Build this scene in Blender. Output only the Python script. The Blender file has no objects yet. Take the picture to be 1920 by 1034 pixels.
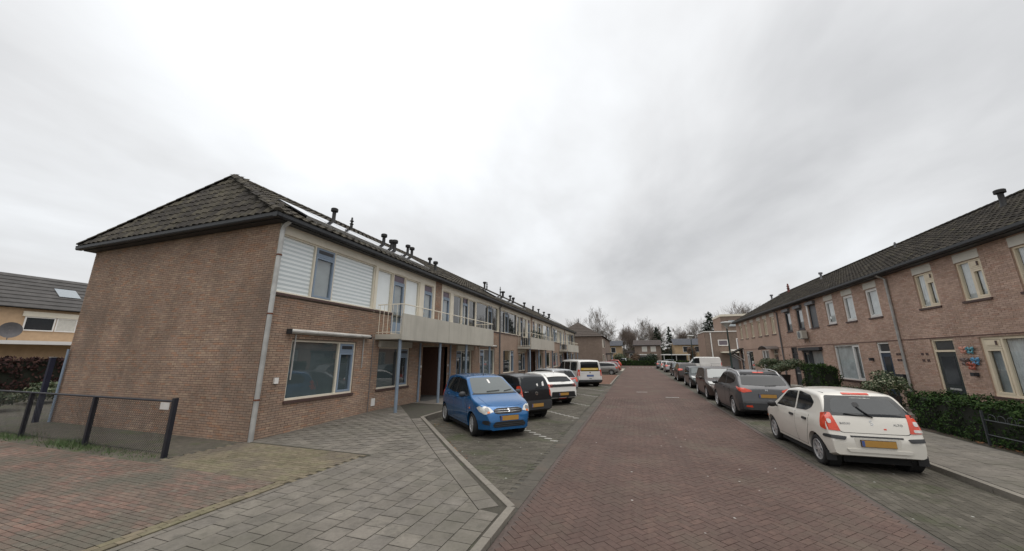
import bpy, bmesh, math, random
import numpy as np
from mathutils import Vector, Matrix
from mathutils.bvhtree import BVHTree
random.seed(7); np.random.seed(7)
R = math.radians
scene = bpy.context.scene
COL = scene.collection

# ------------------------------------------------------------------ camera
cam_data = bpy.data.cameras.new('camera'); cam = bpy.data.objects.new('camera', cam_data); COL.objects.link(cam)
cam_data.sensor_width = 36.0; cam_data.lens = 12.375; cam_data.clip_start = 0.05; cam_data.clip_end = 3000
cam.location = (0, 0, 2.15); cam.rotation_euler = (R(90 + 12.97), 0, R(18.757)); scene.camera = cam

# ------------------------------------------------------------------ sky, sun, exposure
SUN = Vector((0.20, -0.10, 0.97)).normalized()       # veiled sun, high overhead
THIN = Vector((-0.60, 0.54, 0.60)).normalized()     # where the cloud deck is thinnest
def make_world():
    w = bpy.data.worlds.new('World'); scene.world = w; w.use_nodes = True
    nt = w.node_tree; N = nt.nodes; K = nt.links; N.clear()
    def n(t, **kw):
        o = N.new(t)
        for k, v in kw.items(): setattr(o, k, v)
        return o
    def mth(op, a, b=None, clamp=False):
        o = n('ShaderNodeMath', operation=op); o.use_clamp = clamp
        for i, v in enumerate((a, b)):
            if v is None: continue
            if isinstance(v, (int, float)): o.inputs[i].default_value = v
            else: K.new(v, o.inputs[i])
        return o.outputs[0]
    tc = n('ShaderNodeTexCoord'); d = tc.outputs['Generated']
    sp = n('ShaderNodeSeparateXYZ'); K.new(d, sp.inputs[0])
    zz = mth('ADD', mth('MAXIMUM', sp.outputs[2], 0.0), 0.22)
    cx = mth('DIVIDE', sp.outputs[0], zz); cy = mth('DIVIDE', sp.outputs[1], zz)
    cb = n('ShaderNodeCombineXYZ'); K.new(cx, cb.inputs[0]); K.new(cy, cb.inputs[1]); cb.inputs[2].default_value = 3.7
    def noise(scale, det, rough, off):
        m = n('ShaderNodeMapping'); K.new(cb.outputs[0], m.inputs[0]); m.inputs['Location'].default_value = off
        m.inputs['Rotation'].default_value = (0, 0, R(25)); m.inputs['Scale'].default_value = (1.0, 0.62, 1)
        t = n('ShaderNodeTexNoise'); K.new(m.outputs[0], t.inputs['Vector'])
        t.inputs['Scale'].default_value = scale; t.inputs['Detail'].default_value = det; t.inputs['Roughness'].default_value = rough
        t.inputs['Distortion'].default_value = 0.25
        return t.outputs['Fac']
    n1 = noise(0.62, 5, 0.52, (4.2137, 8.0222, -4.8324)); n2 = noise(2.2, 6, 0.55, (8.8413, 6.4201, -4.4332))
    dt = n('ShaderNodeVectorMath', operation='DOT_PRODUCT'); K.new(d, dt.inputs[0]); dt.inputs[1].default_value = THIN
    glow = mth('POWER', mth('MAXIMUM', dt.outputs['Value'], 0.0), 13.0)
    f = mth('ADD', mth('MULTIPLY', mth('SUBTRACT', n1, 0.5), 2.0), mth('MULTIPLY', mth('SUBTRACT', n2, 0.5), 0.8))
    f = mth('ADD', f, 0.33)
    f = mth('ADD', f, mth('MULTIPLY', glow, 0.72), clamp=True)
    cr = n('ShaderNodeValToRGB'); K.new(f, cr.inputs[0])
    e = cr.color_ramp.elements
    e[0].position = 0.0; e[0].color = (0.415, 0.419, 0.425, 1)
    e[1].position = 1.0; e[1].color = (0.80, 0.81, 0.82, 1)
    m1 = e.new(0.35); m1.color = (0.535, 0.54, 0.546, 1)
    m2 = e.new(0.7); m2.color = (0.655, 0.67, 0.685, 1)
    # towards the horizon the cloud deck thins to a paler, faintly warm haze
    hz = mth('SUBTRACT', 1.0, mth('MULTIPLY', mth('MAXIMUM', sp.outputs[2], 0.0), 5.5), clamp=True)
    mxh = n('ShaderNodeMix', data_type='RGBA'); K.new(mth('MULTIPLY', hz, 0.65), mxh.inputs[0]); K.new(cr.outputs[0], mxh.inputs[6]); mxh.inputs[7].default_value = (0.60, 0.578, 0.565, 1)
    sky = n('ShaderNodeTexSky', sky_type='NISHITA'); sky.sun_disc = False
    sky.sun_elevation = math.asin(SUN.z); sky.sun_rotation = math.atan2(SUN.x, SUN.y)
    cie = mth('ADD', mth('MULTIPLY', mth('MAXIMUM', sp.outputs[2], 0.0), 0.40), 0.86)     # an overcast sky is brightest overhead
    cm = n('ShaderNodeCombineXYZ')
    for i in range(3): K.new(cie, cm.inputs[i])
    mxc = n('ShaderNodeMix', data_type='RGBA', blend_type='MULTIPLY'); mxc.inputs[0].default_value = 1.0; K.new(mxh.outputs[2], mxc.inputs[6]); K.new(cm.outputs[0], mxc.inputs[7])
    b1 = n('ShaderNodeBackground'); K.new(sky.outputs[0], b1.inputs[0]); b1.inputs[1].default_value = 0.06
    b2 = n('ShaderNodeBackground'); K.new(mxc.outputs[2], b2.inputs[0]); b2.inputs[1].default_value = 1.0
    ms = n('ShaderNodeMixShader'); ms.inputs[0].default_value = 0.94; K.new(b1.outputs[0], ms.inputs[1]); K.new(b2.outputs[0], ms.inputs[2])
    out = n('ShaderNodeOutputWorld'); K.new(ms.outputs[0], out.inputs[0])
make_world()
sd = bpy.data.lights.new('sun', 'SUN'); sd.energy = 1.4; sd.angle = R(60); sd.color = (1.0, 0.97, 0.93)
so = bpy.data.objects.new('sun', sd); COL.objects.link(so)
so.rotation_euler = SUN.to_track_quat('Z', 'Y').to_euler()
scene.view_settings.view_transform = 'Standard'; scene.view_settings.look = 'None'
scene.view_settings.exposure = 0.60; scene.view_settings.gamma = 1.0
scene.view_settings.use_curve_mapping = False

# ------------------------------------------------------------------ object helpers
ORG = {}
def org(o): return ORG.get(o.name, Vector((0, 0, 0))) if o is not None else Vector((0, 0, 0))
def tag(o, label=None, cat=None, group=None, kind=None):
    if label: o['label'] = label
    if cat: o['category'] = cat
    if group: o['group'] = group
    if kind: o['kind'] = kind
    return o
def thing(name, label, cat, loc=(0, 0, 0), rz=0.0, group=None, local=False):
    o = bpy.data.objects.new(name, None); COL.objects.link(o); o.empty_display_size = 0.2
    o.location = loc; o.rotation_euler = (0, 0, rz)
    ORG[o.name] = Vector((0, 0, 0)) if local else Vector(loc)
    return tag(o, label, cat, group)
def link(name, me, mat, parent=None, smooth=False):
    o = bpy.data.objects.new(name, me); COL.objects.link(o)
    if mat is not None and not me.materials: me.materials.append(mat)
    if parent is not None:
        o.parent = parent; ORG[o.name] = org(parent)
    if smooth: me.shade_smooth()
    return o
class MB:
    """collects faces in world (or thing-local) coordinates and links them as one mesh"""
    def __init__(s): s.v = []; s.f = []; s.mi = []; s.r = []
    def quad(s, *p, mi=0, r=0.0):
        b = len(s.v); s.v.extend(tuple(q) for q in p); s.f.append(tuple(range(b, b + len(p)))); s.mi.append(mi); s.r.extend([r] * len(p)); return s
    def raw(s, vs, fs, mi=0, r=0.0):
        b = len(s.v); s.v.extend(tuple(q) for q in vs); s.r.extend([r] * len(vs))
        for f in fs: s.f.append(tuple(b + i for i in f)); s.mi.append(mi)
        return s
    def box(s, x0, x1, y0, y1, z0, z1, mi=0, r=0.0, bottom=True):
        vs = [(x0, y0, z0), (x1, y0, z0), (x1, y1, z0), (x0, y1, z0), (x0, y0, z1), (x1, y0, z1), (x1, y1, z1), (x0, y1, z1)]
        fs = [(4, 5, 6, 7), (0, 1, 5, 4), (1, 2, 6, 5), (2, 3, 7, 6), (3, 0, 4, 7)]
        if bottom: fs.append((3, 2, 1, 0))
        s.raw(vs, fs, mi, r); return s
    def obox(s, o, U, V, N, u0, u1, v0, v1, n0, n1, mi=0, r=0.0, back=True):
        P = lambda u, v, n: o + U * u + V * v + N * n
        vs = [P(u0, v0, n0), P(u1, v0, n0), P(u1, v1, n0), P(u0, v1, n0), P(u0, v0, n1), P(u1, v0, n1), P(u1, v1, n1), P(u0, v1, n1)]
        fs = [(4, 5, 6, 7), (0, 1, 5, 4), (1, 2, 6, 5), (2, 3, 7, 6), (3, 0, 4, 7)]
        if back: fs.append((3, 2, 1, 0))
        s.raw(vs, fs, mi, r); return s
    def tube(s, pts, rad, seg=8, cap=True, mi=0):
        pts = [Vector(p) for p in pts]
        if isinstance(rad, (int, float)): rad = [rad] * len(pts)
        b = len(s.v); prev = None
        for i, p in enumerate(pts):
            t = (pts[min(i + 1, len(pts) - 1)] - pts[max(i - 1, 0)]).normalized()
            a = t.orthogonal().normalized() if prev is None else (prev - t * prev.dot(t)).normalized()
            prev = a; c = t.cross(a)
            for k in range(seg):
                an = 2 * math.pi * k / seg; q = p + (a * math.cos(an) + c * math.sin(an)) * rad[i]
                s.v.append(tuple(q)); s.r.append(0.0)
        for i in range(len(pts) - 1):
            for k in range(seg):
                k2 = (k + 1) % seg
                s.f.append((b + i * seg + k, b + i * seg + k2, b + (i + 1) * seg + k2, b + (i + 1) * seg + k)); s.mi.append(mi)
        if cap:
            s.f.append(tuple(b + k for k in reversed(range(seg)))); s.mi.append(mi)
            e = b + (len(pts) - 1) * seg; s.f.append(tuple(e + k for k in range(seg))); s.mi.append(mi)
        return s
    def lathe(s, prof, c, axis='Z', seg=24, mi=0):
        c = Vector(c); b = len(s.v)
        for (r, h) in prof:
            for k in range(seg):
                a = 2 * math.pi * k / seg
                if axis == 'Z': q = c + Vector((r * math.cos(a), r * math.sin(a), h))
                elif axis == 'Y': q = c + Vector((r * math.cos(a), h, r * math.sin(a)))
                else: q = c + Vector((h, r * math.cos(a), r * math.sin(a)))
                s.v.append(tuple(q)); s.r.append(0.0)
        for i in range(len(prof) - 1):
            for k in range(seg):
                k2 = (k + 1) % seg
                s.f.append((b + i * seg + k, b + i * seg + k2, b + (i + 1) * seg + k2, b + (i + 1) * seg + k)); s.mi.append(mi)
        return s
    def mesh(s, name, o=Vector((0, 0, 0)), rnd=False):
        me = bpy.data.meshes.new(name)
        me.from_pydata([(a - o.x, b - o.y, c - o.z) for a, b, c in s.v], [], s.f)
        if any(s.mi): me.polygons.foreach_set('material_index', s.mi)
        if rnd:
            at = me.attributes.new('rnd', 'FLOAT', 'POINT'); at.data.foreach_set('value', s.r)
        me.update(); return me
    def build(s, name, mat, parent=None, smooth=False, kind=None, rnd=False, sharp=None):
        me = s.mesh(name, org(parent), rnd)
        for m in (mat if isinstance(mat, (list, tuple)) else [mat]): me.materials.append(m)
        o = link(name, me, None, parent, smooth)
        if sharp: me.set_sharp_from_angle(angle=R(sharp))
        if kind: o['kind'] = kind
        return o
def place(name, me, M4, parent, label=None):
    """one more copy of a small shared mesh at world matrix M4"""
    o = bpy.data.objects.new(name, me); COL.objects.link(o); o.parent = parent
    M4 = M4.copy(); M4.translation = M4.translation - org(parent); o.matrix_local = M4
    return o
def frame(U, V, N, p):
    m = Matrix((U, V, N)).transposed().to_4x4(); m.translation = p; return m
CAMP = Vector((0, 0, 2.15))
HEAD = Vector((-math.sin(R(18.757)), math.cos(R(18.757)), 0))
def seen(p):
    """how large a small piece at p shows in the photograph's neighbourhood (0 when well off to the side)"""
    d = Vector(p) - CAMP; f = d.dot(HEAD)
    if f < 0.8: return 0
    s = d.x * math.cos(R(18.757)) + d.y * math.sin(R(18.757))
    if abs(s) / f > 1.52: return 0
    return 1.0 / f

# ------------------------------------------------------------------ materials
MATS = {}
def M(name, col, rough=0.8, var=0.12, scale=6.0, var2=0.0, scale2=0.6, bump=0.0, bscale=60.0, metal=0.0, coat=0.0, spec=0.5,
      palette=None, mix=None, spots=None, local=False, emit=0.0, streak=None):
    """procedural principled material; palette = per-piece colours, mix = (colour, scale, lo, hi) patches, spots = (colour, scale, size, amount)"""
    if name in MATS: return MATS[name]
    m = bpy.data.materials.new(name); m.use_nodes = True; MATS[name] = m
    nt = m.node_tree; N = nt.nodes; K = nt.links
    bs = N['Principled BSDF']
    def c4(c): return (c[0], c[1], c[2], 1)
    if local:
        tc = N.new('ShaderNodeTexCoord'); vec = tc.outputs['Object']
    else:
        g = N.new('ShaderNodeNewGeometry'); vec = g.outputs['Position']
    def noise(sc, det=4, ro=0.6, v=None):
        t = N.new('ShaderNodeTexNoise'); K.new(v or vec, t.inputs['Vector']); t.inputs['Scale'].default_value = sc
        t.inputs['Detail'].default_value = det; t.inputs['Roughness'].default_value = ro; return t.outputs['Fac']
    def mr(v, a, b, c, d):
        t = N.new('ShaderNodeMapRange'); K.new(v, t.inputs[0])
        for i, q in enumerate((a, b, c, d)): t.inputs[i + 1].default_value = q
        return t.outputs[0]
    def mix_(fac, a, b, bt='MIX'):
        t = N.new('ShaderNodeMix'); t.data_type = 'RGBA'; t.blend_type = bt
        if isinstance(fac, (int, float)): t.inputs[0].default_value = fac
        else: K.new(fac, t.inputs[0])
        for i, q in ((6, a), (7, b)):
            if isinstance(q, tuple): t.inputs[i].default_value = c4(q)
            else: K.new(q, t.inputs[i])
        return t.outputs[2]
    if palette:
        oi = N.new('ShaderNodeObjectInfo'); at = N.new('ShaderNodeAttribute'); at.attribute_name = 'rnd'
        ad = N.new('ShaderNodeMath'); ad.operation = 'ADD'; K.new(oi.outputs['Random'], ad.inputs[0]); K.new(at.outputs['Fac'], ad.inputs[1])
        fr = N.new('ShaderNodeMath'); fr.operation = 'FRACT'; K.new(ad.outputs[0], fr.inputs[0])
        cr = N.new('ShaderNodeValToRGB'); K.new(fr.outputs[0], cr.inputs[0]); cr.color_ramp.interpolation = 'CONSTANT'
        e = cr.color_ramp.elements
        e[0].position = 0; e[0].color = c4(palette[0]); e[1].position = 1.0 / len(palette); e[1].color = c4(palette[1 % len(palette)])
        for i in range(2, len(palette)):
            q = e.new(i / len(palette)); q.color = c4(palette[i])
        c = cr.outputs[0]
    else:
        c = tuple(col)
    v = mr(noise(scale), 0.25, 0.75, 1 - var, 1 + var)
    cc = N.new('ShaderNodeCombineXYZ')
    for i in range(3): K.new(v, cc.inputs[i])
    c = mix_(1.0, c, cc.outputs[0], 'MULTIPLY')
    if var2:
        v2 = mr(noise(scale2, 3), 0.3, 0.7, 1 - var2, 1 + var2); c2 = N.new('ShaderNodeCombineXYZ')
        for i in range(3): K.new(v2, c2.inputs[i])
        c = mix_(1.0, c, c2.outputs[0], 'MULTIPLY')
    if mix:
        for (mc, ms, lo, hi) in (mix if isinstance(mix, list) else [mix]):
            c = mix_(mr(noise(ms, 5, 0.65), lo, hi, 0, 1), c, tuple(mc))
    if streak:   # (colour, scale vector, lo, hi)
        mp = N.new('ShaderNodeMapping'); K.new(vec, mp.inputs[0]); mp.inputs['Scale'].default_value = streak[1]
        c = mix_(mr(noise(1.0, 4, 0.6, mp.outputs[0]), streak[2], streak[3], 0, 0.8), c, tuple(streak[0]))
    if spots:
        vo = N.new('ShaderNodeTexVoronoi'); K.new(vec, vo.inputs['Vector']); vo.inputs['Scale'].default_value = spots[1]
        s1 = mr(vo.outputs['Distance'], spots[2], spots[2] * 0.6, 0, 1)
        sx = N.new('ShaderNodeSeparateColor'); K.new(vo.outputs['Color'], sx.inputs[0])
        s2 = N.new('ShaderNodeMath'); s2.operation = 'LESS_THAN'; K.new(sx.outputs[0], s2.inputs[0]); s2.inputs[1].default_value = spots[3]
        mu = N.new('ShaderNodeMath'); mu.operation = 'MULTIPLY'; K.new(s1, mu.inputs[0]); K.new(s2.outputs[0], mu.inputs[1])
        c = mix_(mu.outputs[0], c, tuple(spots[0]))
    if isinstance(c, tuple): bs.inputs['Base Color'].default_value = c4(c)
    else: K.new(c, bs.inputs['Base Color'])
    bs.inputs['Roughness'].default_value = rough; bs.inputs['Metallic'].default_value = metal
    bs.inputs['Specular IOR Level'].default_value = spec
    if coat: bs.inputs['Coat Weight'].default_value = coat; bs.inputs['Coat Roughness'].default_value = 0.04
    if bump:
        bp = N.new('ShaderNodeBump'); bp.inputs['Strength'].default_value = bump; bp.inputs['Distance'].default_value = 0.01
        K.new(noise(bscale, 3), bp.inputs['Height']); K.new(bp.outputs[0], bs.inputs['Normal'])
    return m
def glass(name, tint=(0.75, 0.8, 0.82), refl=1.0):
    m = bpy.data.materials.new(name); m.use_nodes = True; MATS[name] = m
    nt = m.node_tree; N = nt.nodes; K = nt.links; N.clear()
    tr = N.new('ShaderNodeBsdfTransparent'); tr.inputs[0].default_value = (*tint, 1)
    gl = N.new('ShaderNodeBsdfGlossy'); gl.inputs['Roughness'].default_value = 0.015
    gg = N.new('ShaderNodeNewGeometry'); dp = N.new('ShaderNodeVectorMath'); dp.operation = 'DOT_PRODUCT'; K.new(gg.outputs['Normal'], dp.inputs[0]); K.new(gg.outputs['Incoming'], dp.inputs[1])
    ab = N.new('ShaderNodeMath'); ab.operation = 'ABSOLUTE'; K.new(dp.outputs['Value'], ab.inputs[0])
    om = N.new('ShaderNodeMath'); om.operation = 'SUBTRACT'; om.inputs[0].default_value = 1.0; K.new(ab.outputs[0], om.inputs[1])
    pw = N.new('ShaderNodeMath'); pw.operation = 'POWER'; K.new(om.outputs[0], pw.inputs[0]); pw.inputs[1].default_value = 5.0
    fr = N.new('ShaderNodeMath'); fr.operation = 'MULTIPLY_ADD'; K.new(pw.outputs[0], fr.inputs[0]); fr.inputs[1].default_value = 0.93; fr.inputs[2].default_value = 0.07     # thin double glazing, the same from both sides
    mu = N.new('ShaderNodeMath'); mu.operation = 'MULTIPLY_ADD'; mu.use_clamp = True; K.new(fr.outputs[0], mu.inputs[0]); mu.inputs[1].default_value = refl; mu.inputs[2].default_value = 0.02
    bp = N.new('ShaderNodeBump'); bp.inputs['Strength'].default_value = 0.03; bp.inputs['Distance'].default_value = 0.02
    g = N.new('ShaderNodeNewGeometry'); t = N.new('ShaderNodeTexNoise'); t.inputs['Scale'].default_value = 1.3; K.new(g.outputs['Position'], t.inputs['Vector'])
    K.new(t.outputs['Fac'], bp.inputs['Height']); K.new(bp.outputs[0], gl.inputs['Normal'])
    ms = N.new('ShaderNodeMixShader'); K.new(mu.outputs[0], ms.inputs[0]); K.new(tr.outputs[0], ms.inputs[1]); K.new(gl.outputs[0], ms.inputs[2])
    o = N.new('ShaderNodeOutputMaterial'); K.new(ms.outputs[0], o.inputs[0])
    return m
LBRICK = [(0.337, 0.236, 0.177), (0.358, 0.25, 0.187), (0.378, 0.271, 0.2), (0.318, 0.227, 0.173), (0.348, 0.236, 0.173), (0.408, 0.294, 0.214), (0.332, 0.246, 0.191), (0.378, 0.232, 0.158), (0.352, 0.25, 0.191), (0.343, 0.236, 0.177)]
m_brickL = M('brown_brick', (0.2, 0.13, 0.1), 0.9, 0.18, 9, 0.17, 0.6, 0.5, 90, palette=LBRICK, streak=((0.185, 0.14, 0.112), (0.9, 0.9, 0.16), 0.5, 0.85), mix=[((0.18, 0.14, 0.112), 0.5, 0.52, 0.82), ((0.30, 0.185, 0.12), 0.8, 0.58, 0.85)], spec=0.2)
m_mortL = M('mortar', (0.13, 0.104, 0.083), 0.95, 0.2, 14, 0.15, 0.8, spec=0.2)
m_brickLfar = M('brown_brick_far', (0.285, 0.205, 0.156), 0.9, 0.25, 22, 0.15, 0.6, 0.3, 60)
RBRICK = [(0.448, 0.308, 0.235), (0.493, 0.342, 0.269), (0.414, 0.286, 0.224), (0.526, 0.37, 0.291), (0.437, 0.28, 0.213), (0.482, 0.336, 0.269)]
m_brickR = M('pink_brick', (0.33, 0.22, 0.17), 0.9, 0.15, 9, 0.12, 0.8, 0.5, 90, palette=RBRICK)
m_mortR = M('pink_mortar', (0.41, 0.315, 0.26), 0.95, 0.15, 14, 0.12, 0.8)
m_brickRfar = M('pink_brick_far', (0.45, 0.315, 0.245), 0.9, 0.2, 22, 0.1, 0.6, 0.3, 60)
m_tileL = M('mossy_tile', (0.06, 0.055, 0.05), 0.95, 0.25, 12, 0.2, 1.0, 0.5, 120, palette=[(0.062, 0.056, 0.048), (0.075, 0.067, 0.055), (0.055, 0.05, 0.045), (0.085, 0.076, 0.06)], spec=0.12, mix=((0.098, 0.09, 0.06), 3.0, 0.55, 0.78))
m_tileR = M('dark_tile', (0.035, 0.031, 0.028), 0.95, 0.25, 12, 0.2, 1.0, 0.4, 120, spec=0.1, palette=[(0.034, 0.03, 0.026), (0.042, 0.037, 0.031), (0.028, 0.025, 0.022), (0.05, 0.044, 0.036)], mix=((0.075, 0.07, 0.04), 2.2, 0.56, 0.75))
m_underroof = M('roof_underlay', (0.03, 0.027, 0.025), 0.95)
m_gutter = M('zinc_gutter', (0.035, 0.037, 0.04), 0.5, 0.2, 5, metal=0.3)
m_zinc = M('zinc_pipe', (0.46, 0.46, 0.445), 0.5, 0.2, 4, 0.15, 0.8, metal=0.35)
m_zincdk = M('old_zinc', (0.17, 0.17, 0.175), 0.55, 0.2, 4, metal=0.35)
m_rust = M('rusty_band', (0.15, 0.055, 0.03), 0.9)
m_cream = M('cream_paint', (0.70, 0.645, 0.535), 0.55, 0.06, 3, 0.06, 0.5)
m_creamyel = M('yellowed_cream_paint', (0.74, 0.64, 0.48), 0.5, 0.06, 3)
m_white = M('white_paint', (0.72, 0.70, 0.67), 0.5, 0.05, 3)
m_bluegrey = M('bluegrey_paint', (0.22, 0.28, 0.36), 0.45, 0.08, 3)
m_bluepost = M('blue_post_paint', (0.20, 0.25, 0.31), 0.45, 0.15, 3)
m_dkframe = M('anthracite_paint', (0.03, 0.032, 0.037), 0.45, 0.1, 4)
m_shutter = M('grey_shutter', (0.14, 0.145, 0.155), 0.5, 0.05, 4)
m_sill = M('red_brown_sill', (0.075, 0.042, 0.036), 0.6, 0.15, 6)
m_concrete = M('balcony_panel', (0.46, 0.435, 0.375), 0.75, 0.06, 2.5, 0.07, 0.4, 0.15, 80, streak=((0.33, 0.31, 0.26), (3, 5, 0.35), 0.52, 0.8))
m_glass = glass('window_glass', (0.95, 0.975, 0.975), 1.7)
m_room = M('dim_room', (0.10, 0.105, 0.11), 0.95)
m_curtain = M('net_curtain', (0.62, 0.64, 0.64), 0.95, 0.2, 2.5)
m_curtgrey = M('grey_curtain', (0.32, 0.345, 0.355), 0.95, 0.15, 2.5)
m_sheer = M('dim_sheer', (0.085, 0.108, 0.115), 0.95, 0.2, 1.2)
m_blind = M('white_blind', (0.92, 0.925, 0.925), 0.9, 0.03, 2)
m_blinddk = M('sheer_blind', (0.58, 0.61, 0.62), 0.9, 0.03, 2)
m_black = M('black_plastic', (0.012, 0.012, 0.013), 0.55, 0.15, 20, local=True)
m_flue = M('flue_black', (0.012, 0.011, 0.011), 0.6)
m_pinkplate = M('mauve_panel', (0.16, 0.12, 0.15), 0.5)

# ------------------------------------------------------------------ masonry, windows, roofs
X_, Y_, Z_ = Vector((1, 0, 0)), Vector((0, 1, 0)), Vector((0, 0, 1))
BL, BH, JL, JH = 0.208, 0.052, 0.011, 0.0115
def unit_box(name, a, b, c, mat):
    """open-bottomed block, a x b x c, centred, bottom at 0"""
    mb = MB().box(-a / 2, a / 2, -b / 2, b / 2, 0, c, bottom=False); me = mb.mesh(name); me.materials.append(mat); return me
def facade(part, o, U, V, N, w, h, ops, mats, brick=None, n_ind=0, bmat=None, depth=0.16):
    """wall sheet with rectangular openings (u0,u1,v0,v1); brick=(u0,u1) is the stretch laid in real bricks"""
    mb = MB()
    us = sorted({0, w, *[q for op in ops for q in op[:2]], *(brick or ())}); vs = sorted({0, h, *[q for op in ops for q in op[2:4]]})
    us = [u for u in us if 0 <= u <= w]; vs = [v for v in vs if 0 <= v <= h]
    for a, b in zip(us, us[1:]):
        near = brick and a >= brick[0] - 1e-6 and b <= brick[1] + 1e-6
        for c, d in zip(vs, vs[1:]):
            mu, mv = (a + b) / 2, (c + d) / 2
            if any(q[0] < mu < q[1] and q[2] < mv < q[3] for q in ops): continue
            n = N * (0.0 if near else 0.008)
            mb.quad(o + U * a + V * c + n, o + U * b + V * c + n, o + U * b + V * d + n, o + U * a + V * d + n, mi=0 if near else 1)
    for q in ops:
        P = lambda u, v, n: o + U * u + V * v + N * n
        a, b, c, d = q[:4]; t = 0.008
        mb.quad(P(a, c, t), P(a, d, t), P(a, d, -depth), P(a, c, -depth), mi=1); mb.quad(P(b, c, t), P(b, c, -depth), P(b, d, -depth), P(b, d, t), mi=1)
        mb.quad(P(a, d, t), P(b, d, t), P(b, d, -depth), P(a, d, -depth), mi=1); mb.quad(P(a, c, t), P(a, c, -depth), P(b, c, -depth), P(b, c, t), mi=1)
    wall = mb.build('wall', mats, part)
    if brick:
        rects = []; row = 0; v = 0.004
        while v + BH < h:
            u = brick[0] - (0.11 if row % 2 else 0)
            while u < brick[1]:
                segs = [(max(u, brick[0]), min(u + BL, brick[1]))]
                for q in ops:
                    if q[2] - 0.03 < v + BH / 2 < q[3] + 0.03:
                        ns = []
                        for s in segs:
                            if s[1] <= q[0] or s[0] >= q[1]: ns.append(s)
                            else:
                                if s[0] < q[0]: ns.append((s[0], q[0]))
                                if s[1] > q[1]: ns.append((q[1], s[1]))
                        segs = ns
                for s in segs:
                    if s[1] - s[0] > 0.035: rects.append((s[0], s[1], v))
                u += BL + JL
            v += BH + JH; row += 1
        full = [(seen(o + U * (a + BL / 2) + V * v), a, b, v) for a, b, v in rects if b - a > BL - 1e-4]
        full.sort(reverse=True); ind = {(a, v) for s, a, b, v in full[:n_ind] if s > 0}
        me = bpy.data.meshes.get('brick_' + bmat.name) or unit_box('brick_' + bmat.name, BL, BH, 0.009, bmat)
        st = MB(); rng = random.Random(len(rects))
        for a, b, v in rects:
            if (a, v) in ind:
                place('brick', me, frame(U, V, N, o + U * (a + b) / 2 + V * (v + BH / 2) + N * rng.uniform(-0.002, 0.001)), wall)
            else:
                st.obox(o, U, V, N, a, b, v, v + BH, 0.0, 0.009 + rng.uniform(-0.002, 0.002), r=rng.random(), back=False)
        st.build('brickwork', bmat, wall, kind='stuff', rnd=True)
    return wall

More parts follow.
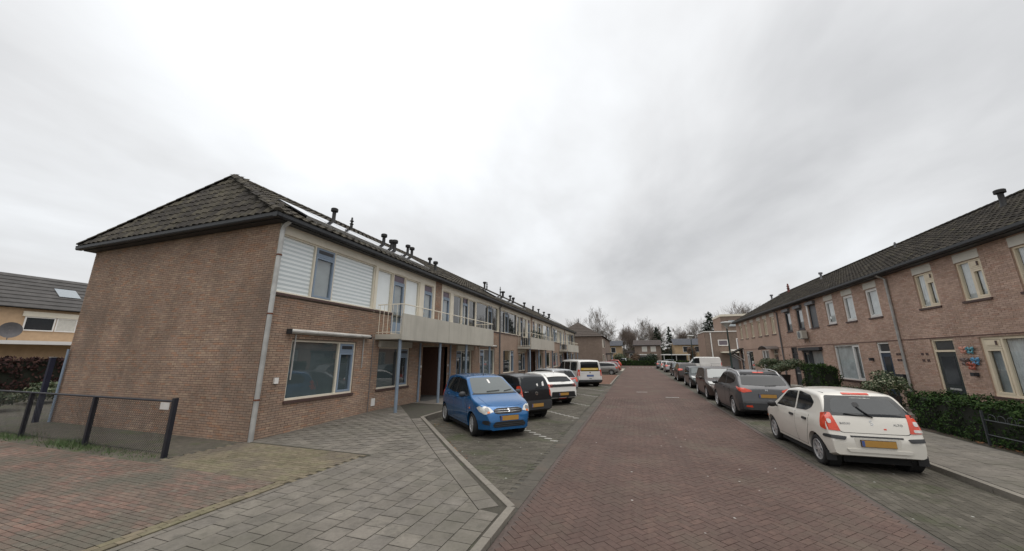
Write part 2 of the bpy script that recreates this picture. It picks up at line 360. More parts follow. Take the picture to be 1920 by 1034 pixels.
def window(par, o, U, V, N, u0, u1, v0, v1, segs, fm, back=None, sill=True, fw=0.055, name='window', nset=-0.04, sillmat=None):
    """frame in an opening; segs = [(ua, ub, kind, ...)] with kind fix / sash / vent / door / shut"""
    fr = MB(); n0, n1 = nset - 0.09, nset
    fr.obox(o, U, V, N, u0, u1, v1 - fw, v1, n0, n1).obox(o, U, V, N, u0, u1, v0, v0 + fw, n0, n1 + 0.015)
    fr.obox(o, U, V, N, u0, u0 + fw, v0 + fw, v1 - fw, n0, n1).obox(o, U, V, N, u1 - fw, u1, v0 + fw, v1 - fw, n0, n1)
    for s in segs[:-1]: fr.obox(o, U, V, N, s[1] - fw / 2, s[1] + fw / 2, v0 + fw, v1 - fw, n0, n1)
    w = fr.build(name, fm, par)
    P = lambda u, v, n: o + U * u + V * v + N * n
    for i, s in enumerate(segs):
        a = s[0] + (fw if i == 0 else fw / 2); b = s[1] - (fw if i == len(segs) - 1 else fw / 2)
        c, d = v0 + fw, v1 - fw; kind = s[2]; cur = s[3] if len(s) > 3 else back
        sm = s[4] if len(s) > 4 else m_bluegrey
        a1, b1, c1, d1 = a, b, c, d
        if kind in ('sash', 'vent', 'door'):
            sh = MB(); sw = 0.06 if kind != 'door' else 0.09
            if kind == 'vent':
                d1 = d - 0.30; sh.obox(o, U, V, N, a, b, d1, d1 + 0.05, n0, n1 + 0.01)
                vt = MB(); vt.obox(o, U, V, N, a + 0.012, b - 0.012, d1 + 0.06, d - 0.012, n0 + 0.03, n1 + 0.005)
                vt.build('vent', sm, w); vp = MB(); vp.obox(o, U, V, N, a + 0.09, b - 0.09, d1 + 0.115, d - 0.075, n1 + 0.005, n1 + 0.02); vp.build('vent_light', m_dkframe if sm is not m_creamyel else m_creamyel, w)
                if sm is m_creamyel:
                    MB().obox(o, U, V, N, b - 0.15, b - 0.09, d1 + 0.11, d - 0.05, n1 + 0.02, n1 + 0.035).build('vent_catch', m_sill, w)
            if kind == 'door':
                d1 = d - 0.34; sh.obox(o, U, V, N, a, b, d1, d1 + 0.05, n0, n1 + 0.01)
                MB().obox(o, U, V, N, a + 0.02, b - 0.02, d1 + 0.07, d - 0.02, n0 + 0.04, n0 + 0.05).build('transom', m_pinkplate if len(s) <= 5 else s[5], w)
                MB().obox(o, U, V, N, a + sw * 0.3, a + sw * 0.6, c + 1.0, c + 1.14, n1 + 0.01, n1 + 0.05).build('handle', m_zinc, w)
            g = 0.008
            sh.obox(o, U, V, N, a + g, a + g + sw, c + g, d1 - g, n0 + 0.02, n1 + 0.012).obox(o, U, V, N, b - g - sw, b - g, c + g, d1 - g, n0 + 0.02, n1 + 0.012)
            bw = sw if kind != 'door' else 0.45
            sh.obox(o, U, V, N, a + g + sw, b - g - sw, c + g, c + g + bw, n0 + 0.02, n1 + 0.012).obox(o, U, V, N, a + g + sw, b - g - sw, d1 - g - sw, d1 - g, n0 + 0.02, n1 + 0.012)
            sh.build('sash' if kind != 'door' else 'door', sm, w)
            a1, b1, c1, d1 = a + g + sw, b - g - sw, c + g + bw, d1 - g - sw
        if kind == 'shut':
            sh = MB(); k = 18
            for q in range(k):
                va = c + (d - c) * q / k; sh.obox(o, U, V, N, a, b, va + 0.004, va + (d - c) / k - 0.004, n0 + 0.03, n0 + 0.055)
            sh.build('shutter', m_shutter, w); continue
        if kind == 'panel':
            MB().obox(o, U, V, N, a, b, c, c + 0.75, n0 + 0.03, n0 + 0.06).build('panel', fm, w)
            MB().obox(o, U, V, N, a, b, c + 0.75, c + 0.82, n0, n1 + 0.03).build('rail', fm, w); c1 = c + 0.82
        pn = MB(); pn.quad(P(a1, c1, n0 + 0.045), P(b1, c1, n0 + 0.045), P(b1, d1, n0 + 0.045), P(a1, d1, n0 + 0.045)); pn.build('pane', m_glass, w)
        nb = n0 + 0.012
        if cur == 'zebra':
            zb = MB(); k = int((d1 - c1) / 0.065)
            for q in range(k):
                va = c1 + (d1 - c1) * q / k; vb = c1 + (d1 - c1) * (q + 1) / k
                zb.quad(P(a1, va, nb), P(b1, va, nb), P(b1, vb, nb), P(a1, vb, nb), mi=q % 2)
            zb.build('blind', [m_blind, m_blinddk], w)
        elif cur is not None:
            cb = MB(); k = max(2, int((b1 - a1) / 0.055)) if cur is m_curtain else 1; rg = random.Random(int(a1 * 100))
            pr = [(a1 - 0.03 + (b1 - a1 + 0.06) * q / k, nb - 0.04 + (0.025 if q % 2 else -0.005) * rg.uniform(0.5, 1.2)) for q in range(k + 1)]
            for (p, q) in zip(pr, pr[1:]): cb.quad(P(p[0], c1 - 0.05, p[1]), P(q[0], c1 - 0.05, q[1]), P(q[0], d1 + 0.05, q[1]), P(p[0], d1 + 0.05, p[1]))
            cb.build('curtain', cur, w)
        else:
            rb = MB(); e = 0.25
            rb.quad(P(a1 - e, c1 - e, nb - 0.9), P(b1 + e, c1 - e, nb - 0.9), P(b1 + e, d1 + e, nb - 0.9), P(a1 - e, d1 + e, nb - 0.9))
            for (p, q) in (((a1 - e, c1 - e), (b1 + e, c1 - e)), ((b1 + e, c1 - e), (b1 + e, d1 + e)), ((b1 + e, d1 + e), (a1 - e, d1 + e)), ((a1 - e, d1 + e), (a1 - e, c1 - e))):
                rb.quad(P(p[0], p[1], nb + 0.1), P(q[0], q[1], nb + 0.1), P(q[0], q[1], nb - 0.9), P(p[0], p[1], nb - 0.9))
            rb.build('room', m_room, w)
            cb = MB()
            for (p0, p1) in ((a1 - 0.03, a1 + (b1 - a1) * 0.14), (b1 - (b1 - a1) * 0.12, b1 + 0.03)):
                cb.quad(P(p0, c1 - 0.05, nb - 0.05), P(p1, c1 - 0.05, nb - 0.09), P(p1, d1 + 0.05, nb - 0.09), P(p0, d1 + 0.05, nb - 0.05))
            cb.build('curtain', m_curtgrey, w)
    if sill:
        sb = MB(); sb.obox(o, U, V, N, u0 - 0.04, u1 + 0.04, v0 - 0.075, v0 - 0.004, -0.10, 0.055); sb.build('sill', sillmat or m_sill, w)
    return w

TW, TG = 0.30, 0.335
def tile_mesh(mat):
    nm = 'tile_' + mat.name
    if nm in bpy.data.meshes: return bpy.data.meshes[nm]
    me = tile_mb(MB(), Vector((0, 0, 0)), X_, Y_, Z_).mesh(nm); me.materials.append(mat); return me
def tile_mb(mb, p, U, S, N, r=0.0):
    pu = [0.0, 0.07, 0.14, 0.20, 0.25, 0.296]; ph = [0.022, 0.046, 0.044, 0.016, 0.006, 0.010]
    vs = []
    for (s, dz) in ((0.0, 0.028), (TG + 0.05, 0.0)):
        for u, h in zip(pu, ph): vs.append(p + U * u + S * s + N * (h + dz))
    for u, h in zip(pu, ph): vs.append(p + U * u + S * 0.004 + N * (h + 0.028 - 0.03))
    k = len(pu); fs = []
    for i in range(k - 1):
        fs.append((i, i + 1, k + i + 1, k + i)); fs.append((2 * k + i, 2 * k + i + 1, i + 1, i))
    mb.raw(vs, fs, r=r); return mb
def tile_field(roof, o, U, S, N, w, rows, inside, mat, budget, collect=None):
    """all tiles of one slope: returns the joined remainder in collect and places the largest-seen ones singly"""
    cand = []
    for j in range(rows):
        k = int(w / TW) + 1
        for i in range(k):
            u = i * TW; s = j * TG
            if inside(u + TW / 2, s + TG / 2):
                p = o + U * u + S * s; cand.append((seen(p), i, j, p))
    cand.sort(key=lambda c: -c[0])
    me = tile_mesh(mat); n = 0
    for c in cand:
        jit = N * random.uniform(-0.004, 0.006) + S * random.uniform(-0.008, 0.008)
        if n < budget and c[0] > 0:
            place('tile', me, frame(U, S, N, c[3] + jit), roof); n += 1
        else:
            tile_mb(collect, c[3] + jit, U, S, N, random.random())
    return n
def ridge_caps(roof, a, b, mat, collect, rad=0.13, step=0.36):
    a = Vector(a); b = Vector(b); t = (b - a); L = t.length; t.normalize()
    side = t.cross(Z_).normalized(); up = side.cross(t)
    k = int(L / step); mb = collect
    for i in range(k):
        p = a + t * (i * L / k); q = a + t * ((i + 1) * L / k + 0.03); vs = []
        for (pt, rr) in ((p, rad), (q, rad * 0.9)):
            for an in (-80, -45, -10, 10, 45, 80): vs.append(pt + side * math.sin(R(an)) * rr + up * (math.cos(R(an)) * rr - 0.05))
        fs = [(m, m + 1, 6 + m + 1, 6 + m) for m in range(5)] + [(0, 1, 2, 3, 4, 5)]
        mb.raw(vs, fs, r=random.random())

def flue(par, p, h=0.75, rad=0.075, style=0, mat=None, base=True):
    mb = MB(); p = Vector(p); mat = mat or m_flue
    if style == 0:
        mb.lathe([(rad * 1.5, -0.15), (rad * 1.25, 0.06), (rad, 0.1), (rad, h - 0.16), (rad * 1.9, h - 0.15), (rad * 1.95, h - 0.03), (rad * 1.6, h), (0.002, h)], p, seg=14)
    else:
        mb.lathe([(rad * 1.3, -0.15), (rad, 0.1), (rad, h * 0.45), (rad * 1.5, h * 0.5), (rad * 0.8, h * 0.56), (rad * 0.8, h * 0.68), (rad * 1.5, h * 0.72), (rad * 0.75, h * 0.8), (rad * 0.6, h), (0.002, h)], p, seg=12)
    return mb.build('flue_pipe', mat, par, smooth=True, sharp=40)
def downpipe(par, pts, rad, mat, bands=()):
    mb = MB().tube(pts, rad, 10); o = mb.build('downpipe', mat, par, smooth=True, sharp=50)
    for b in bands: MB().tube([(b[0], b[1], b[2] - 0.02), (b[0], b[1], b[2] + 0.02)], rad * 1.22, 10).build('pipe_band', m_rust, o)
    return o

# ------------------------------------------------------------------ left block of maisonettes
LX0, LY0, LY1, LXB = -9.45, 6.95, 60.65, -18.70
def zp(y):     # height of the left pavement: it climbs a little away from the side path
    t = min(1, max(0, (y - 6.8) / 5.0)); return 0.05 + 0.12 * t * t * (3 - 2 * t)
def left_block():
    T = thing('apartment_block', 'long brown brick two storey block with hipped tile roof and balconies on the left', 'building', (LX0, LY0, 0))
    o = Vector((LX0, LY0, 0)); U, V, N = Y_, Z_, X_
    pairs = [15.9, 33.8, 51.7]
    low, up, wins = [], [], []
    for pi, yc in enumerate(pairs):
        for sg in (-1, 1):
            def rng(d0, d1):
                a, b = yc + sg * d0 - LY0, yc + sg * d1 - LY0; return (min(a, b), max(a, b))
            def add(lst, divs, z0, z1, **kw):
                ss = sorted([(*rng(q[0], q[1]), *q[2:]) for q in divs]); u0, u1 = ss[0][0], ss[-1][1]
                ss = [(ss[i][0] if i == 0 else ss[i - 1][1], *ss[i][1:]) for i in range(len(ss))]
                lst.append((u0, u1, z0, z1)); wins.append((u0, u1, z0, z1, ss, kw))
            first = pi == 0 and sg == -1
            zb = 'zebra' if first else (None if (pi + (sg > 0)) % 2 else m_curtain)
            b2 = m_blind if first else (m_curtain if pi == 2 else None)
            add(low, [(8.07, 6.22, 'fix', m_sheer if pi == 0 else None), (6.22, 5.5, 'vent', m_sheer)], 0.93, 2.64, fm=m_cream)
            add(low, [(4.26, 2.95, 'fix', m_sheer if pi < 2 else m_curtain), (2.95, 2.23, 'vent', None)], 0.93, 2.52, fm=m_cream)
            add(up, [(8.80, 7.61, 'fix', zb), (7.61, 6.81, 'vent', m_curtgrey if first else zb), (6.81, 4.80, 'fix', zb)], 3.93, 5.66, fm=m_cream, fw=0.045)
            add(up, [(4.66, 3.70, 'fix', b2)], 3.93, 5.60, fm=m_cream, fw=0.045, sill=True)
            add(up, [(3.66, 2.82, 'door', m_curtgrey, m_bluegrey)], 3.06, 5.62, fm=m_cream, fw=0.04, sill=False)
            add(up, [(2.80, 1.70, 'panel', b2)], 3.06, 5.60, fm=m_cream, fw=0.05, sill=False)
            add(up, [(1.32, 0.48, 'door', m_curtgrey, m_bluegrey)], 3.06, 5.62, fm=m_cream, fw=0.04, sill=False)
    porch = [(yc - 1.18 - LY0, yc + 1.18 - LY0, -0.05, 2.66) for yc in pairs]
    doorz = [(q[0], q[1], q[2] , 3.85) for q in up if q[2] < 3.8]
    facade(T, o, U, V, N, LY1 - LY0, 3.85, low + porch + [(a, b, c, 3.86) for a, b, c, d in doorz], [m_mortL, m_brickLfar], brick=(0.009, 18.2), n_ind=140, bmat=m_brickL)
    # painted upper storey and the brick piers between the paired flats
    facade(T, o + Z_ * 3.85, U, V, N, LY1 - LY0, 2.12, [(a, b, max(c, 3.85 - 0.001) - 3.85, d - 3.85) for a, b, c, d in up], [m_cream, m_cream])
    for yc in pairs:
        facade(T, Vector((LX0 + 0.02, yc - 0.3, 3.85)), U, V, N, 0.6, 2.12, [], [m_mortL, m_brickLfar], brick=(0, 0.6) if yc < 30 else None, n_ind=0, bmat=m_brickL)
        pr = MB().box(LX0 - 0.05, LX0 + 0.02, yc - 0.3, yc - 0.29, 3.85, 5.97).box(LX0 - 0.05, LX0 + 0.02, yc + 0.29, yc + 0.3, 3.85, 5.97); pr.build('pier_side', m_brickLfar, T)
    for u0, u1, z0, z1, ss, kw in wins:
        window(T, o, U, V, N, u0, u1, z0, z1, ss, **kw)
    # gable end
    og = Vector((LXB, LY0, 0))
    facade(T, og, X_, Z_, -Y_, LX0 - LXB, 5.97, [], [m_mortL, m_brickLfar], brick=(0, LX0 - LXB + 0.008), n_ind=160, bmat=m_brickL)
    MB().quad((LXB, LY0, 0), (LXB, LY0, 5.97), (LXB, LY1, 5.97), (LXB, LY1, 0)).quad((LXB, LY1, 0), (LXB, LY1, 5.97), (LX0, LY1, 5.97), (LX0, LY1, 0)).build('rear_wall', m_brickLfar, T)
    # porches: recess with brick cheeks, a door and a side light
    for yc in pairs:
        mb = MB(); a, b = yc - 1.18, yc + 1.18; xb = LX0 - 2.7; z = 0.15
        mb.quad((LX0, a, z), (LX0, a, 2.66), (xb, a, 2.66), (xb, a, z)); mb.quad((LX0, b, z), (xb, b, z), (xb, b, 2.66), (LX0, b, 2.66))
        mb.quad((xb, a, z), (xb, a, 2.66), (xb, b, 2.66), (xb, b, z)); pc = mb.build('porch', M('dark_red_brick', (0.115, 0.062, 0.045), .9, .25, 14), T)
        MB().quad((LX0, a, 2.655), (LX0, b, 2.655), (xb, b, 2.655), (xb, a, 2.655)).build('porch_ceiling', m_cream, pc)
        MB().quad((LX0 + 0.3, a, 0.172), (LX0 + 0.3, b, 0.172), (xb, b, 0.172), (xb, a, 0.172)).build('porch_floor', M('porch_tiles', (0.09, 0.088, 0.082), 0.8), pc)
        for s in (-1, 1):
            dd = MB().box(xb + 0.01, xb + 0.06, yc + s * 0.62 - 0.44, yc + s * 0.62 + 0.44, 0.18, 2.35); d = dd.build('front_door', M('dark_door', (0.05, 0.032, 0.028), 0.5), pc)
            MB().box(xb + 0.06, xb + 0.065, yc + s * 0.62 - 0.2, yc + s * 0.62 + 0.2, 1.3, 2.15).build('pane', m_dkframe, d)
            MB().tube([(LX0 + 0.05, yc + s * 1.45, 0.15), (LX0 + 0.05, yc + s * 1.45, 2.76)], 0.045, 8).build('drain_pipe', m_bluegrey, T)
            # house number plates beside the opening
            MB().box(LX0 + 0.009, LX0 + 0.03, yc + s * 1.28 - 0.04, yc + s * 1.28 + 0.04, 1.65, 1.75).build('number_plate', m_white, T)
            MB().box(LX0 + 0.009, LX0 + 0.035, yc + s * 1.28 - 0.03, yc + s * 1.28 + 0.03, 1.2, 1.32).build('bell', m_zinc, T)
    # roller boxes over the inner ground floor windows
    for yc in pairs:
        for s in (-1, 1):
            MB().box(LX0 - 0.02, LX0 + 0.10, yc + s * 3.25 - 1.06, yc + s * 3.25 + 1.06, 2.52, 2.765).build('roller_box', m_concrete, T)
    # awning cassettes over the outer windows
    for (ya, yb, tl) in ((7.62, 10.92, 1), (20.9, 23.9, 0)):
        mb = MB(); pr = [(0.0, 2.80), (0.02, 2.92), (0.13, 2.93), (0.20, 2.88), (0.19, 2.84), (0.05, 2.80)]
        vs = [(LX0 + 0.012 + a, y, b) for y in (ya, yb) for a, b in pr]; k = len(pr)
        mb.raw(vs, [(i, (i + 1) % k, k + (i + 1) % k, k + i) for i in range(k)] + [tuple(range(k)), tuple(range(2 * k - 1, k - 1, -1))])
        aw = mb.build('awning_cassette', M('awning_alu', (0.50, 0.49, 0.46), 0.45, 0.15, 5, 0.2, 2, mix=((0.16, 0.15, 0.13), 5, 0.56, 0.75)), T)
        for y in (ya + 0.28, yb - 0.2):
            MB().box(LX0 + 0.03, LX0 + 0.06, y - 0.015, y + 0.015, 1.75 if y > 9 else 1.5, 2.78).build('awning_guide', m_zinc, aw)
        for y in (ya - 0.012, yb + 0.002): MB().box(LX0 + 0.01, LX0 + 0.225, y, y + 0.01, 2.79, 2.935).build('end_cap', m_dkframe, aw)
    # small fittings on the near wall
    MB().box(LX0 + 0.009, LX0 + 0.06, 7.42, 7.54, 1.42, 1.58).build('junction_box', m_white, T)
    MB().box(LX0 + 0.009, LX0 + 0.03, 11.42, 11.62, 0.35, 0.62).build('air_vent', m_white, T)
    MB().tube([(LX0 + 0.03, 11.25, 0.1), (LX0 + 0.03, 11.25, 2.9)], 0.012, 6).build('cable_pipe', m_zincdk, T)
    # balconies
    for bi, yc in enumerate(pairs):
        a, b, xf = yc - 4.55, yc + 4.72, LX0 + 1.24
        bal = MB().box(LX0 + 0.01, xf - 0.065, a, b, 2.80, 2.985).build('balcony', m_concrete, T)
        js = [a, a + 3.6, a + 5.9, b]
        for p, q in zip(js, js[1:]): MB().box(xf - 0.06, xf, p + 0.006, q - 0.006, 2.77, 3.76).build('fascia_panel', m_concrete, bal)
        rl = MB(); zt = 4.13
        rl.tube([(LX0 + 0.02, a + 0.03, zt), (xf - 0.05, a + 0.03, zt), (xf - 0.05, b - 0.03, zt), (LX0 + 0.02, b - 0.03, zt)], 0.021, 6)
        for y in (a + 0.03, b - 0.03):
            rl.tube([(LX0 + 0.02, y, 3.06), (xf - 0.07, y, 3.06)], 0.012, 6)
            for k in range(6): rl.tube([(LX0 + 0.12 + k * 0.2, y, 2.98), (LX0 + 0.12 + k * 0.2, y, zt)], 0.011, 6)
        y = a + 0.03
        while y < b:
            rl.tube([(xf - 0.085, y, 2.98), (xf - 0.05, y, zt)], 0.014, 6); y += 1.32
        rl.build('railing', m_cream, bal)
        for (y) in (a + 0.12, a + 3.1, a + 5.8, b - 0.25):
            MB().tube([(xf - 0.16, y, 0.12), (xf - 0.16, y, 2.80)], 0.062, 12).build('post', m_bluepost, T, smooth=True, sharp=50)
        if bi == 1:    # tall green screen and odds and ends kept on the second balcony
            leaf_box('balcony_screen', T, (LX0 + 0.5, yc + 0.5, 3.76), (0.15, 2.2, 0.72), 1400, m_conifer, 0.05)
        if bi > 0:
            MB().box(LX0 + 0.3, LX0 + 0.75, a + 0.35, a + 0.95, 3.0, 3.72).build('balcony_cupboard', m_dkframe, bal)
    # roof
    ez, rz, xe, xr = 6.10, 8.88, LX0 + 0.32, (LX0 + LXB) / 2
    ye0, ya0, ye1, ya1 = LY0 - 0.36, 8.27, LY1 + 0.36, LY1 - 1.32; xeb = LXB - 0.32
    rf = MB(); d = 0.02
    rf.quad((xe, ye0, ez - d), (xe, ye1, ez - d), (xr, ya1, rz - d), (xr, ya0, rz - d)); rf.quad((xeb, ye0, ez - d), (xr, ya0, rz - d), (xr, ya1, rz - d), (xeb, ye1, ez - d))
    rf.quad((xeb, ye0, ez - d), (xe, ye0, ez - d), (xr, ya0, rz - d)); rf.quad((xe, ye1, ez - d), (xeb, ye1, ez - d), (xr, ya1, rz - d))
    roof = rf.build('roof', m_underroof, T)
    st = MB()
    S = Vector((0, ya0 - ye0, rz - ez)); SL = S.length; S.normalize(); Nn = X_.cross(S)     # hip end
    w = xe - xeb
    def ins(u, s): t = s / SL; return t * (xr - xeb) - 0.12 < u < w - t * (xe - xr) + 0.12 and s < SL
    n = tile_field(roof, Vector((xeb, ye0, ez)), X_, S, Nn, w, 11, ins, m_tileL, 200, st)
    S = Vector((xr - xe, 0, rz - ez)); SL = S.length; S.normalize(); Nn = Y_.cross(S); w = ye1 - ye0
    def ins(u, s): t = s / SL; return t * (ya0 - ye0) - 0.1 < u < w - t * (ye1 - ya1) + 0.1 and s < SL
    tile_field(roof, Vector((xe, ye0, ez)), Y_, S, Nn, w, 17, ins, m_tileL, 300 - n, st)
    ridge_caps(roof, (xe, ye0, ez + 0.05), (xr, ya0, rz + 0.05), m_tileL, st); ridge_caps(roof, (xeb, ye0, ez + 0.05), (xr, ya0, rz + 0.05), m_tileL, st)
    ridge_caps(roof, (xr, ya0, rz + 0.05), (xr, ya1, rz + 0.05), m_tileL, st); ridge_caps(roof, (xe, ye1, ez + 0.05), (xr, ya1, rz + 0.05), m_tileL, st)
    st.build('tiling', m_tileL, roof, kind='stuff', rnd=True)
    # boxed eaves and gutters
    eb = MB(); eb.box(LX0 - 0.3, xe - 0.08, ye0 + 0.1, ye1 - 0.1, 5.93, 5.99); eb.box(xeb + 0.1, LX0 - 0.3, ye0 + 0.1, LY0 + 0.3, 5.93, 5.99)
    eb.build('soffit', m_gutter, T)
    def gut(p, q, out):
        p = Vector(p); q = Vector(q); out = Vector(out); mb = MB(); t = (q - p)
        pr = [(-0.02, 0.13), (-0.02, 0.0), (0.11, -0.01), (0.135, 0.03), (0.135, 0.125), (0.15, 0.135), (0.125, 0.12), (0.1, 0.02)]
        vs = [b + out * a + Z_ * h for b in (p, q) for a, h in pr]; k = len(pr)
        mb.raw(vs, [(i, i + 1, k + i + 1, k + i) for i in range(k - 1)]); mb.raw([vs[i] for i in range(6)] , [(0, 1, 2, 3, 4, 5)]); mb.build('gutter', m_gutter, T)
    gut((xe - 0.08, ye0 - 0.06, 5.955), (xe - 0.08, ye1, 5.955), (1, 0, 0)); gut((xeb - 0.08, ye0 + 0.08, 5.955), (xe + 0.06, ye0 + 0.08, 5.955), (0, -1, 0))
    x = LX0 + 0.06
    downpipe(T, [(xe - 0.02, 7.0, 5.97), (x + 0.03, 7.0, 5.84), (x, 7.0, 5.7), (x, 7.0, 0.03)], 0.062, m_zinc, [(x, 7.0, 4.98), (x, 7.0, 3.3), (x, 7.0, 1.05)])
    for y in (24.85, 42.75, 60.5): downpipe(T, [(xe - 0.02, y, 5.97), (x, y, 5.75), (x, y, 0.1)], 0.05, m_zincdk)
    # boiler flues
    def onroof(xx): return ez + (xe - xx) / (xe - xr) * (rz - ez)
    for (xx, y, h, stl, rr) in [(-12.6, 11.7, 0.75, 0, .08), (-13.3, 13.5, 0.7, 1, .07), (-11.7, 14.1, 0.72, 0, .08), (-11.4, 14.35, 0.62, 0, .075), (-10.7, 13.7, 0.72, 0, .08), (-12.9, 17.8, 0.72, 0, .08), (-12.2, 17.25, 0.72, 0, .08),
                              (-12.6, 19.9, 0.6, 0, .075), (-10.75, 17.6, 0.62, 0, .075), (-12.96, 30.1, 0.8, 0, .085), (-13.1, 31.0, 0.9, 1, .06), (-12.96, 35.1, 0.75, 0, .12), (-13.3, 35.2, 1.1, 1, .06), (-12.5, 36.2, 0.72, 0, .09), (-11.5, 34.3, 0.7, 0, .08),
                              (-11.9, 35.4, 0.6, 0, .08), (-11.4, 37.9, 0.75, 0, .09), (-12.8, 46.5, 0.8, 1, .07), (-13.0, 47.6, 0.8, 0, .07), (-13.0, 50.5, 0.75, 0, .1), (-13.4, 55.5, 0.7, 0, .11), (-12.9, 56.8, 0.8, 0, .12), (-13.2, 60.0 - 1.4, 0.8, 0, .1)]:
        flue(T, (xx, y, onroof(xx)), h, rr, stl)
    # solar panels
    m_solar = M('solar_glass', (0.012, 0.014, 0.022), 0.08, 0.1, 3, coat=0.6)
    Sv = Vector((xr - xe, 0, rz - ez)).normalized(); Nv = Y_.cross(Sv)
    def solar(y0, n, s0, wd=1.02, ln=1.7):
        for k in range(n):
            p = Vector((xe, y0 + k * (ln + 0.03), ez)) + Sv * s0 + Nv * 0.12
            fr = MB().obox(p, Y_, Sv, Nv, 0, ln, 0, wd, 0, 0.035).build('solar_panel', m_dkframe, T)
            MB().obox(p, Y_, Sv, Nv, 0.025, ln - 0.025, 0.025, wd - 0.025, 0.035, 0.039).build('cells', m_solar, fr)
            MB().obox(p, Y_, Sv, Nv, 0, ln, -0.012, 0.02, -0.1, 0.04).build('panel_edge', m_zinc, fr)
    solar(8.0, 7, 0.75, 1.7, 1.02); solar(25.6, 8, 1.1, 1.7, 1.02); solar(46.5, 7, 1.6, 1.7, 1.02)
    return T

# ------------------------------------------------------------------ right terrace
RX0, RY0, RY1 = 11.0, 6.9, 45.7
def right_terrace():
    T = thing('terraced_houses', 'pink brick two storey terrace with dark tiled roof and narrow upper windows on the right', 'building', (RX0, RY1, 0))
    o = Vector((RX0, RY1, 0)); U, V, N = -Y_, Z_, -X_; L = RY1 - RY0
    Uy = lambda y: RY1 - y
    ops, wins, pan = [], [], []
    def add(y1, y0, z0, z1, divs, fm, **kw):     # y1 = far edge
        u0, u1 = Uy(y1), Uy(y0); ops.append((u0, u1, z0, z1))
        n = [(Uy(a), Uy(b), *r) for a, b, *r in divs]; wins.append((u0, u1, z0, z1, n, fm, kw))
    # upper windows: (centre y, style)
    for c in (8.6, 10.6, 12.6, 14.0 + 0.02, 16.03, 18.05):
        if c in (12.6,): continue
        add(c + 0.5, c - 0.5, 4.02, 5.36, [(c + 0.5, c, 'fix', m_curtain), (c, c - 0.5, 'vent', m_curtain, m_creamyel)], m_creamyel); pan.append((c, m_concrete))
    for c in (21.4, 23.42, 25.38):
        add(c + 0.48, c - 0.48, 3.98, 5.34, [(c + 0.48, c - 0.48, 'sash', m_curtain, m_white)], m_white); pan.append((c, m_concrete))
    for c in (27.5, 29.43, 31.42):
        add(c + 0.5, c - 0.5, 3.94, 5.40, [(c + 0.5, c - 0.5, 'shut' if c < 28 else 'sash', m_curtgrey, m_dkframe)], m_dkframe)
    for c in (34.6, 36.4, 38.05, 40.1, 42.1, 44.0):
        add(c + 0.42, c - 0.42, 3.95, 5.36, [(c + 0.42, c, 'fix', m_curtain), (c, c - 0.42, 'vent', m_curtgrey, m_creamyel)], m_creamyel, fw=0.07); pan.append((c, m_concrete))
    # ground floor
    add(16.42, 13.75, 0.90, 2.78, [(16.42, 15.72, 'vent', m_curtgrey, m_creamyel), (15.72, 13.75, 'fix', m_curtain)], m_creamyel, fw=0.08)
    add(25.78, 23.30, 0.93, 2.78, [(25.78, 23.98, 'fix', m_curtain), (23.98, 23.3, 'sash', m_curtgrey, m_white)], m_white, fw=0.07)
    add(30.0, 27.25, 0.85, 2.55, [(30.0, 29.1, 'sash', None, m_dkframe), (29.1, 27.25, 'fix', m_curtgrey)], m_dkframe, fw=0.07)
    add(38.4, 36.6, 0.9, 2.7, [(38.4, 37.6, 'fix', m_curtgrey), (37.6, 36.6, 'fix', m_curtgrey)], m_white, fw=0.08)
    add(43.2, 41.0, 0.75, 2.7, [(43.2, 42.5, 'vent', None, m_white), (42.5, 41.0, 'fix', None)], m_white, fw=0.09)
    add(12.6, 10.2, 0.90, 2.78, [(12.6, 10.2, 'fix', m_curtain)], m_creamyel)
    # doors: opening far y, near y
    doors = [(18.52, 17.47, (0.03, 0.038, 0.04), m_creamyel), (21.86, 20.98, (0.03, 0.05, 0.085), m_white), (31.82, 30.78, (0.02, 0.024, 0.03), m_dkframe), (35.5, 34.5, (0.16, 0.10, 0.06), m_cream), (45.3, 44.35, (0.02, 0.03, 0.06), m_dkframe), (9.2, 8.2, (0.03, 0.04, 0.04), m_white)]
    for (a, b, c, f) in doors: ops.append((Uy(a), Uy(b), 0.13, 2.80))
    facade(T, o, U, V, N, L, 5.72, ops, [m_mortR, m_brickRfar], brick=(Uy(33.2), Uy(13.0)), n_ind=300, bmat=m_brickR)
    MB().quad((RX0, RY1, 0), (RX0, RY1, 5.72), (RX0 + 9.2, RY1, 5.72), (RX0 + 9.2, RY1, 0)).quad((RX0, RY1, 5.72), (RX0 + 4.6, RY1, 8.6), (RX0 + 9.2, RY1, 5.72)).quad((RX0, RY0, 0), (RX0 + 9.2, RY0, 0), (RX0 + 9.2, RY0, 5.72), (RX0 + 4.6, RY0, 8.6), (RX0, RY0, 5.72)).quad((RX0 + 9.2, RY0, 0), (RX0 + 9.2, RY1, 0), (RX0 + 9.2, RY1, 5.72), (RX0 + 9.2, RY0, 5.72)).build('end_wall', m_brickRfar, T)
    for u0, u1, z0, z1, n, fm, kw in wins: window(T, o, U, V, N, u0, u1, z0, z1, n, fm, **kw)
    for c, m in pan: MB().obox(o, U, V, N, Uy(c + 0.5), Uy(c - 0.5), 5.37, 5.66, 0.0, 0.016).build('head_panel', M('pale_panel', (0.64, 0.61, 0.54), 0.7, 0.08, 2), T)
    # soldier course line between the storeys
    MB().obox(o, U, V, N, 0, L, 2.83, 2.87, 0.008, 0.02).build('string_course', M('dark_course', (0.13, 0.075, 0.06), 0.85), T)
